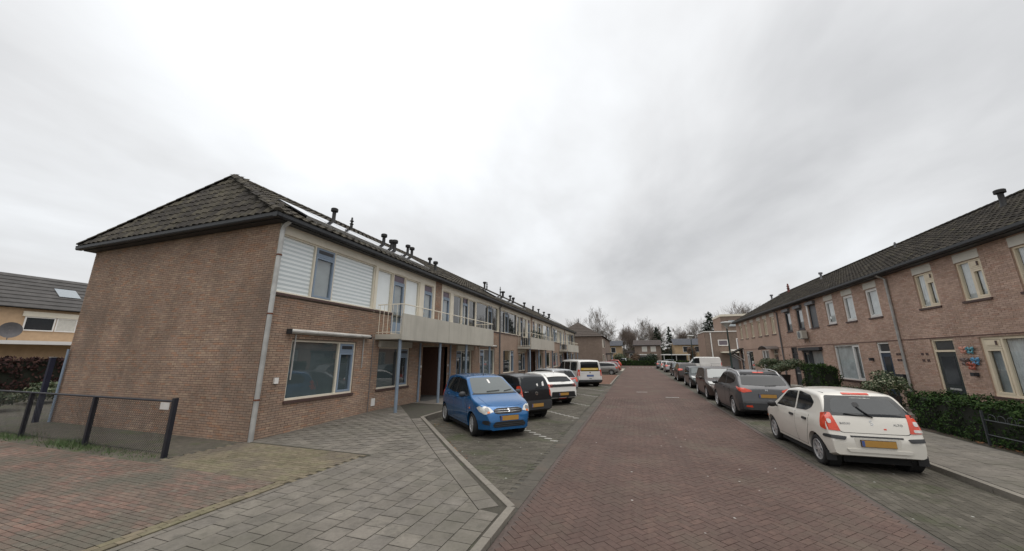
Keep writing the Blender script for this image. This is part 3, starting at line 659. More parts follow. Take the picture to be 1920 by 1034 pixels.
    for (a, b, c, f) in doors:
        u0, u1 = Uy(a), Uy(b); fr = MB(); q = 0.07
        fr.obox(o, U, V, N, u0, u0 + q, 0.13, 2.80, -0.12, -0.03).obox(o, U, V, N, u1 - q, u1, 0.13, 2.80, -0.12, -0.03).obox(o, U, V, N, u0 + q, u1 - q, 2.73, 2.80, -0.12, -0.03).obox(o, U, V, N, u0 + q, u1 - q, 2.32, 2.39, -0.12, -0.03)
        df = fr.build('door_frame', f, T)
        d = MB().obox(o, U, V, N, u0 + q, u1 - q, 0.15, 2.32, -0.10, -0.06).build('door', M('door_%d' % int(a * 10), c, 0.4, 0.08, 3), df)
        MB().obox(o, U, V, N, u0 + q + 0.02, u1 - q - 0.02, 2.40, 2.72, -0.09, -0.08).build('transom', M('transom_dark', (0.05, 0.055, 0.06), 0.1), df)
        MB().obox(o, U, V, N, u0 + 0.28, u1 - 0.28, 0.95, 1.02, -0.06, -0.045).build('letter_slot', m_zinc, df)
        MB().obox(o, U, V, N, u0 + 0.22, u1 - 0.22, 1.15, 2.15, -0.06, -0.054).build('door_glass', M('door_glass', (0.045, 0.05, 0.055), 0.12), df)
        MB().obox(o, U, V, N, u0 - 0.15, u1 + 0.15, 0.10, 0.16, -0.02, 0.45).build('doorstep', m_concrete, T)
    for y0, y1, z, pr in ((30.15, 27.1, 2.55, 0.2), (28.05, 26.95, 5.40, 0.17), (29.98, 28.88, 5.40, 0.17), (31.97, 30.87, 5.40, 0.17)):
        MB().obox(o, U, V, N, Uy(y0), Uy(y1), z, z + 0.19, 0.009, pr).build('shutter_box', m_dkframe if z < 5 else m_shutter, T)
    MB().obox(o, U, V, N, Uy(28.2), Uy(28.02), 3.94, 5.4, 0.009, 0.05).build('shutter_guide', m_white, T)
    # house number bricks, wall lights, letter boxes
    for (y, z) in ((18.9, 2.2), (18.9, 1.95), (19.15, 2.2), (19.15, 1.95), (20.62, 2.2), (20.62, 1.95), (20.45, 2.2), (20.45, 1.95), (32.3, 2.2), (32.3, 1.95), (34.0, 2.2)):
        MB().obox(o, U, V, N, Uy(y), Uy(y - 0.13), z, z + 0.10, 0.009, 0.02).build('vent_brick', m_sill, T)
    for y in (22.4, 16.9): MB().obox(o, U, V, N, Uy(y), Uy(y - 0.14), 1.95 if y > 20 else 1.5, 2.09 if y > 20 else 1.62, 0.009, 0.16).build('wall_lamp', m_dkframe, T)
    MB().obox(o, U, V, N, Uy(20.75), Uy(20.3), 1.0, 1.4, 0.009, 0.13).build('letter_box', m_dkframe, T)
    MB().obox(o, U, V, N, Uy(30.6), Uy(30.25), 1.25, 1.6, 0.009, 0.13).build('letter_box', m_sill, T)
    # door canopies at the far end
    cn = MB(); cn.raw([(RX0, 45.6, 2.95), (RX0, 44.0, 2.95), (RX0 - 1.25, 44.0, 2.32), (RX0 - 1.25, 45.6, 2.32), (RX0, 45.6, 3.05), (RX0, 44.0, 3.05), (RX0 - 1.25, 44.0, 2.42), (RX0 - 1.25, 45.6, 2.42)], [(0, 1, 2, 3), (4, 7, 6, 5), (1, 5, 6, 2), (2, 6, 7, 3), (0, 3, 7, 4)])
    c = cn.build('porch_canopy', m_tileR, T)
    for y in (44.05, 45.55): MB().tube([(RX0 - 0.04, y, 1.75), (RX0 - 0.95, y, 2.42)], 0.035, 6).tube([(RX0 - 0.04, y, 1.7), (RX0 - 0.04, y, 2.9)], 0.04, 6).build('bracket', m_white, c)
    cp = MB()
    for k in range(9):
        a0, a1 = math.pi * k / 9, math.pi * (k + 1) / 9
        f = lambda a: (36.0 - math.cos(a) * 1.0 - 0.9, 2.75 + math.sin(a) * 0.28)
        (ya, za), (yb, zb) = f(a0), f(a1); cp.raw([(RX0 - 0.02, ya, za), (RX0 - 0.9, ya, za - 0.04), (RX0 - 0.9, yb, zb - 0.04), (RX0 - 0.02, yb, zb)], [(0, 1, 2, 3)])
    cc = cp.build('arched_canopy', M('canopy_acrylic', (0.16, 0.14, 0.13), 0.25), T)
    cr = MB()
    for xx in (RX0 - 0.03, RX0 - 0.9):
        cr.tube([(xx, 36.0 - math.cos(math.pi * k / 9) - 0.9, 2.72 + math.sin(math.pi * k / 9) * 0.28) for k in range(10)], 0.018, 5)
    cr.build('canopy_frame', m_dkframe, cc)
    # roof
    ez, rz, xe, xr = 5.86, 8.72, RX0 - 0.34, RX0 + 4.6; xb = RX0 + 9.54; a, b = RY0 - 0.12, RY1 + 0.12; d = 0.02
    roof = MB().quad((xe, a, ez - d), (xr, a, rz - d), (xr, b, rz - d), (xe, b, ez - d)).quad((xb, a, ez - d), (xb, b, ez - d), (xr, b, rz - d), (xr, a, rz - d)).build('roof', m_underroof, T)
    st = MB(); S = Vector((xr - xe, 0, rz - ez)); SL = S.length; S.normalize(); Nn = (-Y_).cross(S)
    tile_field(roof, Vector((xe, b, ez)), -Y_, S, Nn, b - a, 17, lambda u, s: s < SL - 0.1 and u < b - a, m_tileR, 300, st)
    ridge_caps(roof, (xr, a, rz + 0.06), (xr, b, rz + 0.06), m_tileR, st)
    st.build('tiling', m_tileR, roof, kind='stuff', rnd=True)
    MB().box(xe + 0.02, RX0 + 0.05, a, b, 5.71, 5.76).build('soffit', m_gutter, T)
    g = MB(); pr = [(0.0, 0.02), (-0.11, 0.02), (-0.14, 0.06), (-0.14, 0.15), (-0.11, 0.15), (-0.1, 0.06)]
    vs = [(xe + 0.02 + p, y, 5.72 + q) for y in (a, b) for p, q in pr]; k = len(pr)
    g.raw(vs, [(i, i + 1, k + i + 1, k + i) for i in range(k - 1)]); g.quad(*vs[k:]); g.build('gutter', m_gutter, T)
    for y in (7.2, 20.1, 33.3):
        downpipe(T, [(xe - 0.02, y, 5.74), (RX0 - 0.07, y, 5.55), (RX0 - 0.07, y, 0.1)], 0.05, m_zinc if y < 30 else m_zincdk)
    for (x, y, h, s, r, mt) in [(14.1, 18.3, 0.72, 0, .085, m_flue), (14.9, 18.0, 0.3, 0, .06, m_flue), (14.6, 34.0, 0.6, 0, .07, m_zincdk), (14.8, 41.0, 0.9, 1, .1, M('terracotta_flue', (0.16, 0.05, 0.04), 0.7)), (14.6, 45.0, 0.6, 0, .08, m_zincdk), (15.0, 26.0, 0.35, 1, .06, m_zincdk)]:
        flue(T, (x, y, ez + (x - xe) / (xr - xe) * (rz - ez)), h, r, s, mt)
    return T

# ------------------------------------------------------------------ vegetation
m_hedge = M('hedge_leaf', (0.035, 0.058, 0.022), 0.85, 0.4, 30, 0.3, 3, spec=0.15, palette=[(0.024, 0.048, 0.014), (0.034, 0.064, 0.017), (0.018, 0.036, 0.012), (0.045, 0.075, 0.02)])
m_conifer = M('conifer_needles', (0.03, 0.045, 0.028), 1.0, 0.3, 20, spec=0.05, palette=[(0.036, 0.05, 0.032), (0.046, 0.06, 0.04), (0.028, 0.04, 0.026)])
m_beech = M('copper_beech', (0.06, 0.028, 0.022), 0.9, 0.4, 20, spec=0.1, palette=[(0.045, 0.024, 0.022), (0.058, 0.03, 0.026), (0.034, 0.02, 0.02), (0.065, 0.036, 0.03)])
m_shrub = M('shrub_leaf', (0.05, 0.075, 0.03), 0.6, 0.4, 20, palette=[(0.045, 0.07, 0.026), (0.06, 0.085, 0.035), (0.032, 0.05, 0.02), (0.10, 0.10, 0.05)])
m_varieg = M('variegated_leaf', (0.12, 0.14, 0.07), 0.6, 0.4, 20, palette=[(0.05, 0.08, 0.03), (0.07, 0.10, 0.04), (0.30, 0.30, 0.20), (0.04, 0.06, 0.025)])
m_brownsh = M('winter_shrub', (0.09, 0.055, 0.03), 0.8, 0.4, 20, palette=[(0.085, 0.05, 0.03), (0.11, 0.065, 0.035), (0.06, 0.04, 0.025)])
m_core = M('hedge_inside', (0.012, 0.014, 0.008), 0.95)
m_bark = M('bark', (0.12, 0.105, 0.09), 0.95, 0.3, 8)
m_twig = M('twigs', (0.17, 0.145, 0.125), 0.95, 0.2, 4)
m_twig2 = M('twigs_reddish', (0.16, 0.125, 0.105), 0.95, 0.2, 4)
m_grass = M('grass_blades', (0.06, 0.10, 0.03), 0.7, 0.3, 20, palette=[(0.05, 0.09, 0.025), (0.07, 0.12, 0.035), (0.09, 0.11, 0.05)])
def leaf(mb, p, n, s, rg, asp=0.55):
    a = n.orthogonal().normalized(); a = a * math.cos(rg.random() * 6.28) + n.cross(a) * math.sin(rg.random() * 6.28)
    a.normalize(); b = n.cross(a)
    r = rg.random()
    mb.quad(p - a * s, p + b * s * asp - a * s * 0.1, p + a * s, p - b * s * asp - a * s * 0.1, r=r)
def leaf_box(name, par, c, hd, n, mat, size, seed=1, lump=0.13):
    rg = random.Random(seed); mb = MB(); c = Vector(c)
    ax, ay, az = hd; ar = [ay * az, ay * az, ax * az, ax * az, 2 * ax * ay]
    for _ in range(n):
        k = rg.choices(range(5), ar)[0]; u, v = rg.uniform(-1, 1), rg.uniform(-1, 1)
        if k < 2: q = Vector(((1 if k else -1) * ax, u * ay, v * az)); nn = Vector((1 if k else -1, 0, 0))
        elif k < 4: q = Vector((u * ax, (1 if k == 3 else -1) * ay, v * az)); nn = Vector((0, 1 if k == 3 else -1, 0))
        else: q = Vector((u * ax, v * ay, az)); nn = Z_.copy()
        w = math.sin(q.x * 5 + q.y * 4.1) * math.sin(q.z * 6 + q.y * 3) * lump
        q = q + nn * (w + rg.gauss(0, 0.045) - 0.03)
        leaf(mb, c + q, (nn + Vector((rg.gauss(0, .7), rg.gauss(0, .7), rg.gauss(0.2, .7)))).normalized(), size * rg.uniform(0.6, 1.3), rg)
    return mb.build(name, mat, par, rnd=True)
def hedge(name, label, c, hd, n, mat, size, seed=1, cat='hedge', group=None):
    T = thing(name, label, cat, (c[0], c[1], c[2] - hd[2]), group=group)
    leaf_box('foliage', T, c, hd, n, mat, size, seed)
    s = 0.06; MB().box(c[0] - hd[0] + s, c[0] + hd[0] - s, c[1] - hd[1] + s, c[1] + hd[1] - s, c[2] - hd[2] - 0.02, c[2] + hd[2] - s).build('dark_core', m_core, T)  # solid dark filler box added inside the leaves to stop see-through
    return T
def bush(name, label, c, rad, n, mat, size, seed=1, cat='bush', pot=None, stem=0.0, group=None):
    T = thing(name, label, cat, (c[0], c[1], 0.1), group=group); rg = random.Random(seed); mb = MB(); c = Vector(c)
    lobes = [(Vector((rg.gauss(0, .4) * rad[0], rg.gauss(0, .4) * rad[1], rg.gauss(0.05, .35) * rad[2])), rg.uniform(.45, .75)) for _ in range(9)]
    for _ in range(n):
        l, s = rg.choice(lobes); d = Vector((rg.gauss(0, 1), rg.gauss(0, 1), rg.gauss(0.2, 1))).normalized()
        q = l + Vector((d.x * rad[0], d.y * rad[1], d.z * rad[2])) * s * rg.uniform(0.55, 1.0)
        leaf(mb, c + q, (d + Vector((rg.gauss(0, .6), rg.gauss(0, .6), rg.gauss(0, .6)))).normalized(), size * rg.uniform(.6, 1.3), rg)
    mb.build('foliage', mat, T, rnd=True)
    st = MB(); zb = 0.1 if pot is None else 0.1 + pot[1]
    for k in range(4): st.tube([(c.x + rg.uniform(-.04, .04), c.y + rg.uniform(-.04, .04), zb), tuple(c + Vector((rg.gauss(0, .25) * rad[0], rg.gauss(0, .25) * rad[1], 0)))], [0.025, 0.012], 5)
    st.build('stems', m_bark, T)
    if pot: MB().lathe([(0.01, 0), (pot[0] * .75, 0), (pot[0], pot[1]), (pot[0] * .9, pot[1]), (pot[0] * .85, pot[1] - .06), (0.01, pot[1] - .06)], (c.x, c.y, 0.1), seg=20 if pot[2] else 4).build('pot', m_dkframe, T)
    return T
def bare_tree_meshes(name, seed, h, spread, mat, levels=5, up=0.35):
    rg = random.Random(seed); tr, cw = MB(), MB()
    def grow(p, d, L, r, lv):
        pts = [p]; q = p.copy(); dd = d.copy(); ns = 4 if lv < 2 else 3
        for i in range(ns):
            dd = (dd + Vector((rg.gauss(0, .16), rg.gauss(0, .16), rg.gauss(0.04, .1)))).normalized(); q = q + dd * L / ns; pts.append(q.copy())
        rr = [max(0.016, r * (1 - 0.62 * i / ns)) for i in range(ns + 1)]
        (tr if lv < 2 else cw).tube(pts, rr, 7 if lv == 0 else (5 if lv == 1 else 3), cap=False)
        if lv >= levels: return
        k = (6, 5, 5, 4, 3)[min(lv, 4)]
        for j in range(k):
            t = rg.uniform(0.35 if lv else 0.42, 1.0); i = min(ns - 1, int(t * ns)); b = pts[i].lerp(pts[i + 1], t * ns - i)
            a = (pts[i + 1] - pts[i]).normalized(); o = a.orthogonal().normalized(); an = rg.random() * 6.28
            side = (o * math.cos(an) + a.cross(o) * math.sin(an))
            nd = (a * rg.uniform(.55, .95) + side * rg.uniform(.5, 1.0) * spread + Vector((0, 0, up))).normalized()
            grow(b, nd, L * rg.uniform(.5, .78), rr[i] * rg.uniform(.5, .68), lv + 1)
    grow(Vector((0, 0, 0)), Z_.copy(), h * 0.45, h * 0.017, 0)
    zmax = max(v[2] for v in tr.v + cw.v); s = h / zmax
    for mb in (tr, cw): mb.v = [(a * s, b * s, c * s) for a, b, c in mb.v]
    a = tr.mesh(name + '_trunk'); a.materials.append(m_bark); b = cw.mesh(name + '_crown'); b.materials.append(mat); return a, b
def conifer_meshes(name, seed, h, w, ragged=0.3):
    rg = random.Random(seed); tr, cw = MB(), MB(); tr.tube([(0, 0, 0), (0, 0, h * .5), (rg.gauss(0, .1), 0, h)], [h * .02, h * .013, 0.03], 7)
    k = int(h * 9)
    for i in range(k):
        t = i / k; z = h * (0.12 + 0.88 * t); L = w * (1 - t) ** 0.7 * rg.uniform(1 - ragged, 1.15) + 0.3; an = rg.random() * 6.28
        d = Vector((math.cos(an), math.sin(an), rg.uniform(-.25, .15)))
        m = max(4, int(L * 12))
        for j in range(m):
            q = Vector((0, 0, z)) + d * L * (0.15 + .85 * j / m) + Vector((0, 0, -0.12 * (j / m) ** 2 * L)) + Vector((rg.gauss(0, .12), rg.gauss(0, .12), rg.gauss(0, .08)))
            leaf(cw, q, Vector((rg.gauss(0, .7), rg.gauss(0, .7), 1)).normalized(), rg.uniform(.18, .42), rg, .4)
    a = tr.mesh(name + '_trunk'); a.materials.append(m_bark); b = cw.mesh(name + '_crown', rnd=True); b.materials.append(m_conifer); return a, b
def tree(name, label, ms, loc, sc, rz, group):
    T = thing(name, label, 'tree', loc, rz, group, local=True); T.scale = (sc, sc, sc)
    for nm, me in (('trunk', ms[0]), ('crown', ms[1])):
        o = bpy.data.objects.new(nm, me); COL.objects.link(o); o.parent = T
    return T

# ------------------------------------------------------------------ ground
def struct(name, mb, mat, **kw): return tag(mb.build(name, mat, **kw), kind='structure')
m_soil = M('soil_grass', (0.07, 0.075, 0.045), 0.95, 0.3, 0.8, 0.2, 0.05)
RED = [(0.106, 0.071, 0.06), (0.111, 0.074, 0.063), (0.10, 0.068, 0.058), (0.117, 0.078, 0.065), (0.107, 0.074, 0.062), (0.103, 0.072, 0.061)]
WSP = ((0.40, 0.38, 0.35), 4.5, 0.10, 0.16)
m_road = M('red_paver', (0.135, 0.08, 0.066), 0.82, 0.22, 18, 0.18, 0.45, 0.4, 160, palette=RED, spec=0.15, streak=((0.088, 0.062, 0.054), (1.3, 0.07, 1.0), 0.46, 0.75), spots=WSP, mix=((0.115, 0.095, 0.075), 0.55, 0.5, 0.75))
m_roadfar = M('red_paving_far', (0.105, 0.071, 0.06), 0.9, 0.16, 14, 0.13, 0.45, 0.25, 60, spec=0.15, streak=((0.088, 0.062, 0.054), (1.3, 0.07, 1.0), 0.46, 0.75), spots=WSP, mix=((0.115, 0.095, 0.075), 0.55, 0.5, 0.75))
m_joint = M('joint_sand', (0.078, 0.058, 0.05), 0.95, 0.3, 20, 0.2, 0.7)
BAY = [(0.084, 0.076, 0.062), (0.094, 0.085, 0.069), (0.076, 0.069, 0.056), (0.104, 0.094, 0.077)]
BSP = ((0.34, 0.34, 0.31), 5.0, 0.11, 0.26)
m_bay = M('grey_paver', (0.07, 0.066, 0.058), 0.85, 0.2, 18, 0.2, 0.6, 0.4, 160, palette=BAY, spec=0.15, spots=BSP, mix=[((0.06, 0.07, 0.035), 0.9, 0.52, 0.75), ((0.10, 0.09, 0.075), 1.7, 0.58, 0.75)])
m_bayfar = M('grey_paving_far', (0.086, 0.078, 0.065), 0.85, 0.2, 14, 0.2, 0.6, 0.25, 60, spec=0.15, spots=BSP, mix=((0.06, 0.07, 0.035), 0.9, 0.52, 0.75))
m_jdark = M('dark_joint', (0.06, 0.055, 0.045), 0.95, 0.3, 20)
SLAB = [(0.158, 0.143, 0.123), (0.166, 0.15, 0.129), (0.151, 0.137, 0.118), (0.173, 0.157, 0.134), (0.157, 0.143, 0.125)]
m_slab = M('concrete_slab', (0.2, 0.185, 0.165), 0.9, 0.14, 25, 0.2, 1.6, 0.35, 220, palette=SLAB, spec=0.15, mix=[((0.09, 0.084, 0.074), 5.5, 0.52, 0.78), ((0.112, 0.106, 0.085), 0.55, 0.48, 0.75)])
m_slabj = M('mossy_joint', (0.048, 0.043, 0.032), 0.95, 0.3, 15, mix=((0.045, 0.06, 0.025), 1.5, 0.55, 0.75))
m_slabfar = M('slab_far', (0.17, 0.152, 0.13), 0.85, 0.15, 6, 0.15, 0.5, 0.3, 40)
m_kerb = M('kerb_concrete', (0.175, 0.158, 0.132), 0.85, 0.15, 20, 0.15, 1.2, 0.4, 150, mix=((0.14, 0.13, 0.105), 2.5, 0.52, 0.75))
OLDR = [(0.165, 0.11, 0.09), (0.19, 0.125, 0.10), (0.15, 0.11, 0.09), (0.175, 0.13, 0.105), (0.14, 0.11, 0.092)]
m_oldred = M('old_red_paver', (0.15, 0.09, 0.07), 0.9, 0.2, 14, 0.2, 0.8, 0.5, 140, palette=OLDR, spec=0.15, mix=[((0.115, 0.105, 0.085), 0.5, 0.42, 0.6), ((0.17, 0.155, 0.125), 6, 0.58, 0.72)], spots=((0.33, 0.32, 0.28), 9, 0.07, 0.5))
SAND = [(0.17, 0.145, 0.10), (0.195, 0.165, 0.115), (0.15, 0.13, 0.09), (0.18, 0.16, 0.105)]
m_sand = M('mossy_yellow_paver', (0.17, 0.145, 0.1), 0.9, 0.2, 14, 0.2, 0.9, 0.5, 140, palette=SAND, spec=0.15, mix=[((0.105, 0.10, 0.06), 2.0, 0.55, 0.75), ((0.125, 0.105, 0.085), 0.9, 0.45, 0.65)], spots=((0.3, 0.28, 0.22), 8, 0.08, 0.5))
m_strip = M('gutter_concrete', (0.086, 0.078, 0.066), 0.85, 0.15, 10, 0.2, 0.5, 0.3, 100, spec=0.15, mix=((0.115, 0.09, 0.073), 1.2, 0.5, 0.72))
m_mulch = M('bark_mulch', (0.12, 0.058, 0.035), 0.95, 0.4, 25, 0.2, 2, 1.0, 60)
m_wline = M('white_marking', (0.34, 0.33, 0.30), 0.8, 0.2, 20, mix=((0.14, 0.13, 0.11), 9, 0.45, 0.7))

A_ = Vector((-1.84, 5.36, 0)); B_ = Vector((-6.9, 11.06, 0)); DT = (B_ - A_).normalized(); DN = Vector((-DT.y, DT.x, 0))
if DN.x > 0: DN = -DN
def ddist(x, y): return (Vector((x, y, 0)) - A_).dot(DN)
def pieces(parent, name, mats, items, n_ind, dims, zf, top=0.0, th=0.03, stuff='paving'):
    """items (x, y, angle[, scale]) of one block size; the largest-seen become objects of their own"""
    me = unit_box(name + '_' + mats.name, dims[0], dims[1], th, mats)
    it = sorted(items, key=lambda q: -seen((q[0], q[1], 0))); st = MB(); rg = random.Random(3)
    for i, q in enumerate(it):
        x, y, an = q[:3]; c, s = math.cos(an), math.sin(an); U = Vector((c, s, 0)); W = Vector((-s, c, 0)); z = zf(y) + top - th + rg.uniform(-0.0015, 0.0015)
        nn = (Z_ + Vector((rg.gauss(0, .006), rg.gauss(0, .006), 0))).normalized(); U = (U - nn * U.dot(nn)).normalized(); W = nn.cross(U)
        if i < n_ind and seen((x, y, 0)) > 0: place(name, me, frame(U, W, nn, Vector((x, y, z))), parent)
        else: st.obox(Vector((x, y, z)), U, W, nn, -dims[0] / 2, dims[0] / 2, -dims[1] / 2, dims[1] / 2, 0, th, r=rg.random(), back=False)
    if st.v: st.build(stuff, mats, parent, kind='stuff', rnd=True)
def bond(x0, x1, y0, y1, a, b, j, inside=None, along='x'):
    out = []; row = 0
    if along == 'x':
        y = y0 + b / 2
        while y < y1:
            x = x0 + a / 2 - ((a + j) / 2 if row % 2 else 0)
            while x < x1:
                if (inside is None or inside(x, y)) and x > x0: out.append((x, y, 0.0))
                x += a + j
            y += b + j; row += 1
    else:
        x = x0 + b / 2
        while x < x1:
            y = y0 + a / 2 - ((a + j) / 2 if row % 2 else 0)
            while y < y1:
                if (inside is None or inside(x, y)) and y > y0: out.append((x, y, math.pi / 2))
                y += a + j
            x += b + j; row += 1
    return out
def ground():
    z0 = lambda y: 0.0
    gm = MB(); gm.quad((-900, -300, -0.05), (900, -300, -0.05), (900, 1500, -0.05), (-900, 1500, -0.05)); struct('ground', gm, m_soil)
    # --- red road
    YN = 21.0; mb = MB()
    mb.quad((-1.75, -12, -0.004), (3.3, -12, -0.004), (3.3, YN, -0.004), (-1.75, YN, -0.004), mi=0)
    mb.quad((-1.75, YN, 0.002), (3.3, YN, 0.002), (3.3, 79, 0.002), (-1.75, 79, 0.002), mi=1)
    mb.quad((-60, 79, 0.002), (60, 79, 0.002), (60, 91.5, 0.002), (-60, 91.5, 0.002), mi=1)
    road = struct('road', mb, [m_joint, m_roadfar])
    hb = []; u = 0.1035; c, s = math.cos(R(45)), math.sin(R(45))
    for i in range(-260, 330):
        for j in range(-90, 90):
            bx, by = i + 4 * j, i
            for (cx, cy, an) in ((bx + 1, by + .5, 0), (bx + 2.5, by, math.pi / 2)):
                x, y = (cx * c - cy * s) * u, (cx * s + cy * c) * u
                if -1.69 < x < 3.24 and 2.2 < y < YN - 0.05: hb.append((x, y, an + R(45)))
    pieces(road, 'paving_brick', m_road, hb, 300, (0.2005, 0.0975), z0, 0.004)
    # --- left parking bays and channel strip
    mb = MB(); zb = -0.006
    mb.quad((-2.02, 5.2, zb), (-2.02, 22, zb), (-7.0, 22, zb), (-7.0, 11.0, zb), (-6.9, 10.9, zb), (-2.3, 5.5, zb), mi=0)
    mb.quad((-2.02, 22, 0.0), (-2.02, 78, 0.0), (-7.0, 78, 0.0), (-7.0, 22, 0.0), mi=1)
    bay = struct('parking_bays', mb, [m_jdark, m_bayfar])
    it = bond(-6.95, -2.04, 5.2, 21.9, 0.2, 0.098, 0.006, lambda x, y: ddist(x, y) < -0.04 and (x > -6.8 or y < 10.9), 'x')
    pieces(bay, 'paving_brick', m_bay, it, 200, (0.2, 0.098), z0, 0.002)
    mb = MB().quad((-2.02, 5.0, -0.002), (-1.75, 5.0, -0.002), (-1.75, 78, -0.002), (-2.02, 78, -0.002)); cs = struct('gutter_channel', mb, m_jdark)
    it = [(-1.885, 5.62 + 0.303 * k, 0.0) for k in range(60) if ddist(-1.885, 5.6 + 0.303 * k) < -0.05]
    pieces(cs, 'channel_slab', m_strip, it, 60, (0.262, 0.298), z0, 0.003)
    MB().quad((-2.02, 23.6, 0.004), (-1.75, 23.6, 0.004), (-1.75, 78, 0.004), (-2.02, 78, 0.004)).build('channel_run', m_strip, cs)
    for n, (x, y) in enumerate(((-2.15, 9.75), (-2.15, 13.45), (-2.15, 16.85), (-2.15, 20.7), (-2.15, 24.4), (-2.15, 28.0))):
        mk = MB(); k = 7 if n < 2 else 14
        for i in range(k): mk.box(x - i * 0.206 - 0.1, x - i * 0.206 + 0.1, y + i * 0.208 - 0.045, y + i * 0.208 + 0.045, 0.003, 0.0085)
        struct('bay_marking', mk, m_wline)
    # --- right parking lane
    mb = MB(); mb.quad((3.3, -12, zb), (5.3, -12, zb), (5.3, 20, zb), (3.3, 20, zb), mi=0); mb.quad((3.3, 20, 0), (5.3, 20, 0), (5.3, 79, 0), (3.3, 79, 0), mi=1)
    ln = struct('parking_lane', mb, [m_jdark, m_bayfar])
    pieces(ln, 'paving_brick', m_bay, bond(3.34, 5.28, 3.0, 19.9, 0.2, 0.098, 0.006, None, 'y'), 200, (0.2, 0.098), z0, 0.002)
    # --- right kerb and pavement
    kz = 0.105
    def kerb(name, pts, zf, wdt=0.115, st=0.9):
        T = struct(name, MB().box(pts[0][0] - .05, pts[0][0] + .05, pts[0][1], pts[0][1] + .05, -0.3, -0.2), m_kerb)
        me = bpy.data.meshes.get('kerb_stone') or unit_box('kerb_stone', st - 0.012, wdt, 0.25, m_kerb)
        for p, q in zip(pts, pts[1:]):
            p = Vector((*p, 0)); q = Vector((*q, 0)); d = q - p; n = max(1, round(d.length / st)); t = d.normalized(); sc = d.length / n / st
            for i in range(n):
                m = p + t * (i + .5) * d.length / n; z1 = zf((m - t * .45 * sc).y); z2 = zf((m + t * .45 * sc).y)
                tt = (t + Z_ * (z2 - z1) / (.9 * sc)).normalized(); w = Z_.cross(t); F = frame(tt * sc, w, tt.cross(w), m + Z_ * ((z1 + z2) / 2 - 0.25))
                place('kerb_stone', me, F, T)
        return T
    kerb('kerb_right', [(5.37, -6.0), (5.37, 79)], lambda y: kz)
    mb = MB(); mb.quad((5.43, -12, 0.085), (7.75, -12, 0.085), (7.75, 22, 0.085), (5.43, 22, 0.085), mi=0); mb.quad((5.43, 22, 0.1), (7.75, 22, 0.1), (7.75, 47, 0.1), (5.43, 47, 0.1), mi=1)
    mb.quad((5.43, 47, 0.1), (16, 47, 0.1), (16, 79, 0.1), (5.43, 79, 0.1), mi=1)
    pr = struct('pavement_right', mb, [m_slabj, m_slabfar])
    pieces(pr, 'paving_slab', m_slab, bond(5.45, 7.72, 2.0, 21.8, 0.3, 0.3, 0.007, None, 'y'), 200, (0.3, 0.3), lambda y: kz, 0.0, 0.03)
    mb = MB().quad((7.75, -12, 0.09), (11.1, -12, 0.09), (11.1, 45.7, 0.09), (7.75, 45.7, 0.09)); struct('garden_bed', mb, M('garden_soil', (0.06, 0.045, 0.032), 0.95, 0.35, 12, 0.2, 1.5, 0.8, 40, mix=[((0.14, 0.06, 0.03), 9, 0.58, 0.68), ((0.05, 0.06, 0.025), 1.3, 0.5, 0.7)]))
    mb = MB()
    for (y0, y1) in ((17.3, 19.9), (20.3, 22.2), (30.4, 33.8)): mb.quad((7.76, y0, 0.104), (10.9, y0, 0.104), (10.9, y1, 0.104), (7.76, y1, 0.104))
    struct('garden_path', mb, m_slabfar)
    # --- left pavement (slabs), side path and old brick yard
    mb = MB(); ys = [-8, 0, 5.0] + [5.36 + .5 * k for k in range(16)] + [14, 62]; dz = 0.03
    for a, b in zip(ys, ys[1:]):
        def xr(y): return -1.86 if y <= 5.36 else (-1.86 + (y - 5.36) * (B_.x - A_.x) / (B_.y - A_.y) if y < 11.06 else -6.92)
        def xl(y): return -5.72 if y < 6.949 else LX0
        l = -5.72 if (a + b) / 2 < 6.95 else LX0; mi = 1 if a >= 14 else 0; off = 0 if mi else -dz * 0.35
        mb.quad((l, a, zp(a) + off), (xr(a), a, zp(a) + off), (xr(b), b, zp(b) + off), (l, b, zp(b) + off), mi=mi)
    mb.quad((LX0, 6.9, zp(7) - .011), (-5.7, 6.9, zp(7) - .011), (-5.7, 7.4, zp(7.4) - .011), (LX0, 7.4, zp(7.4) - .011), mi=0)
    pl = struct('pavement_left', mb, [m_slabj, m_slabfar])
    it = []; cutp = MB(); rg_ = random.Random(9)
    def clip_half(P, f):
        o = []
        for i in range(len(P)):
            a, b = P[i - 1], P[i]; fa, fb = f(*a), f(*b)
            if (fa > 0) != (fb > 0):
                t = fa / (fa - fb); o.append((a[0] + t * (b[0] - a[0]), a[1] + t * (b[1] - a[1])))
            if fb > 0: o.append(b)
        return o
    lims = [lambda x, y: ddist(x, y) - 0.463 if y > 5.0 else 1.0, lambda x, y: x - LX0 - 0.02, lambda x, y: -7.05 - x if y > 11.0 else 1.0]
    for k in range(30):
        x = -1.92 - 0.155 - k * 0.307
        if x < LX0 - 0.12: break
        y = 0.7 + (0.153 if k % 2 else 0)
        while y < 14:
            cs_ = [(x + a * .1495, y + b * .1495) for a, b in ((-1, -1), (1, -1), (1, 1), (-1, 1))]
            fs = lims + [(lambda p, q: max(p + 5.715, q - 6.965))]
            vals = [min(f(*c) for c in cs_) for f in fs[:3]] + [fs[3](x - .1495, y - .1495)]
            if min(vals) > 0: it.append((x, y, 0.0))
            else:
                P = cs_
                for f in fs[:3]: P = clip_half(P, f) if P else P
                if P and vals[3] <= 0: P = clip_half(P, lambda p, q: p + 5.715) if y < 6.8 else clip_half(P, lambda p, q: q - 6.965)
                if P and len(P) > 2:
                    r_ = rg_.random(); cutp.quad(*[(a, b, zp(b) + rg_.uniform(-.001, .001)) for a, b in P], r=r_)
            y += 0.307
    cutp.build('cut_slabs', m_slab, pl, kind='stuff', rnd=True)
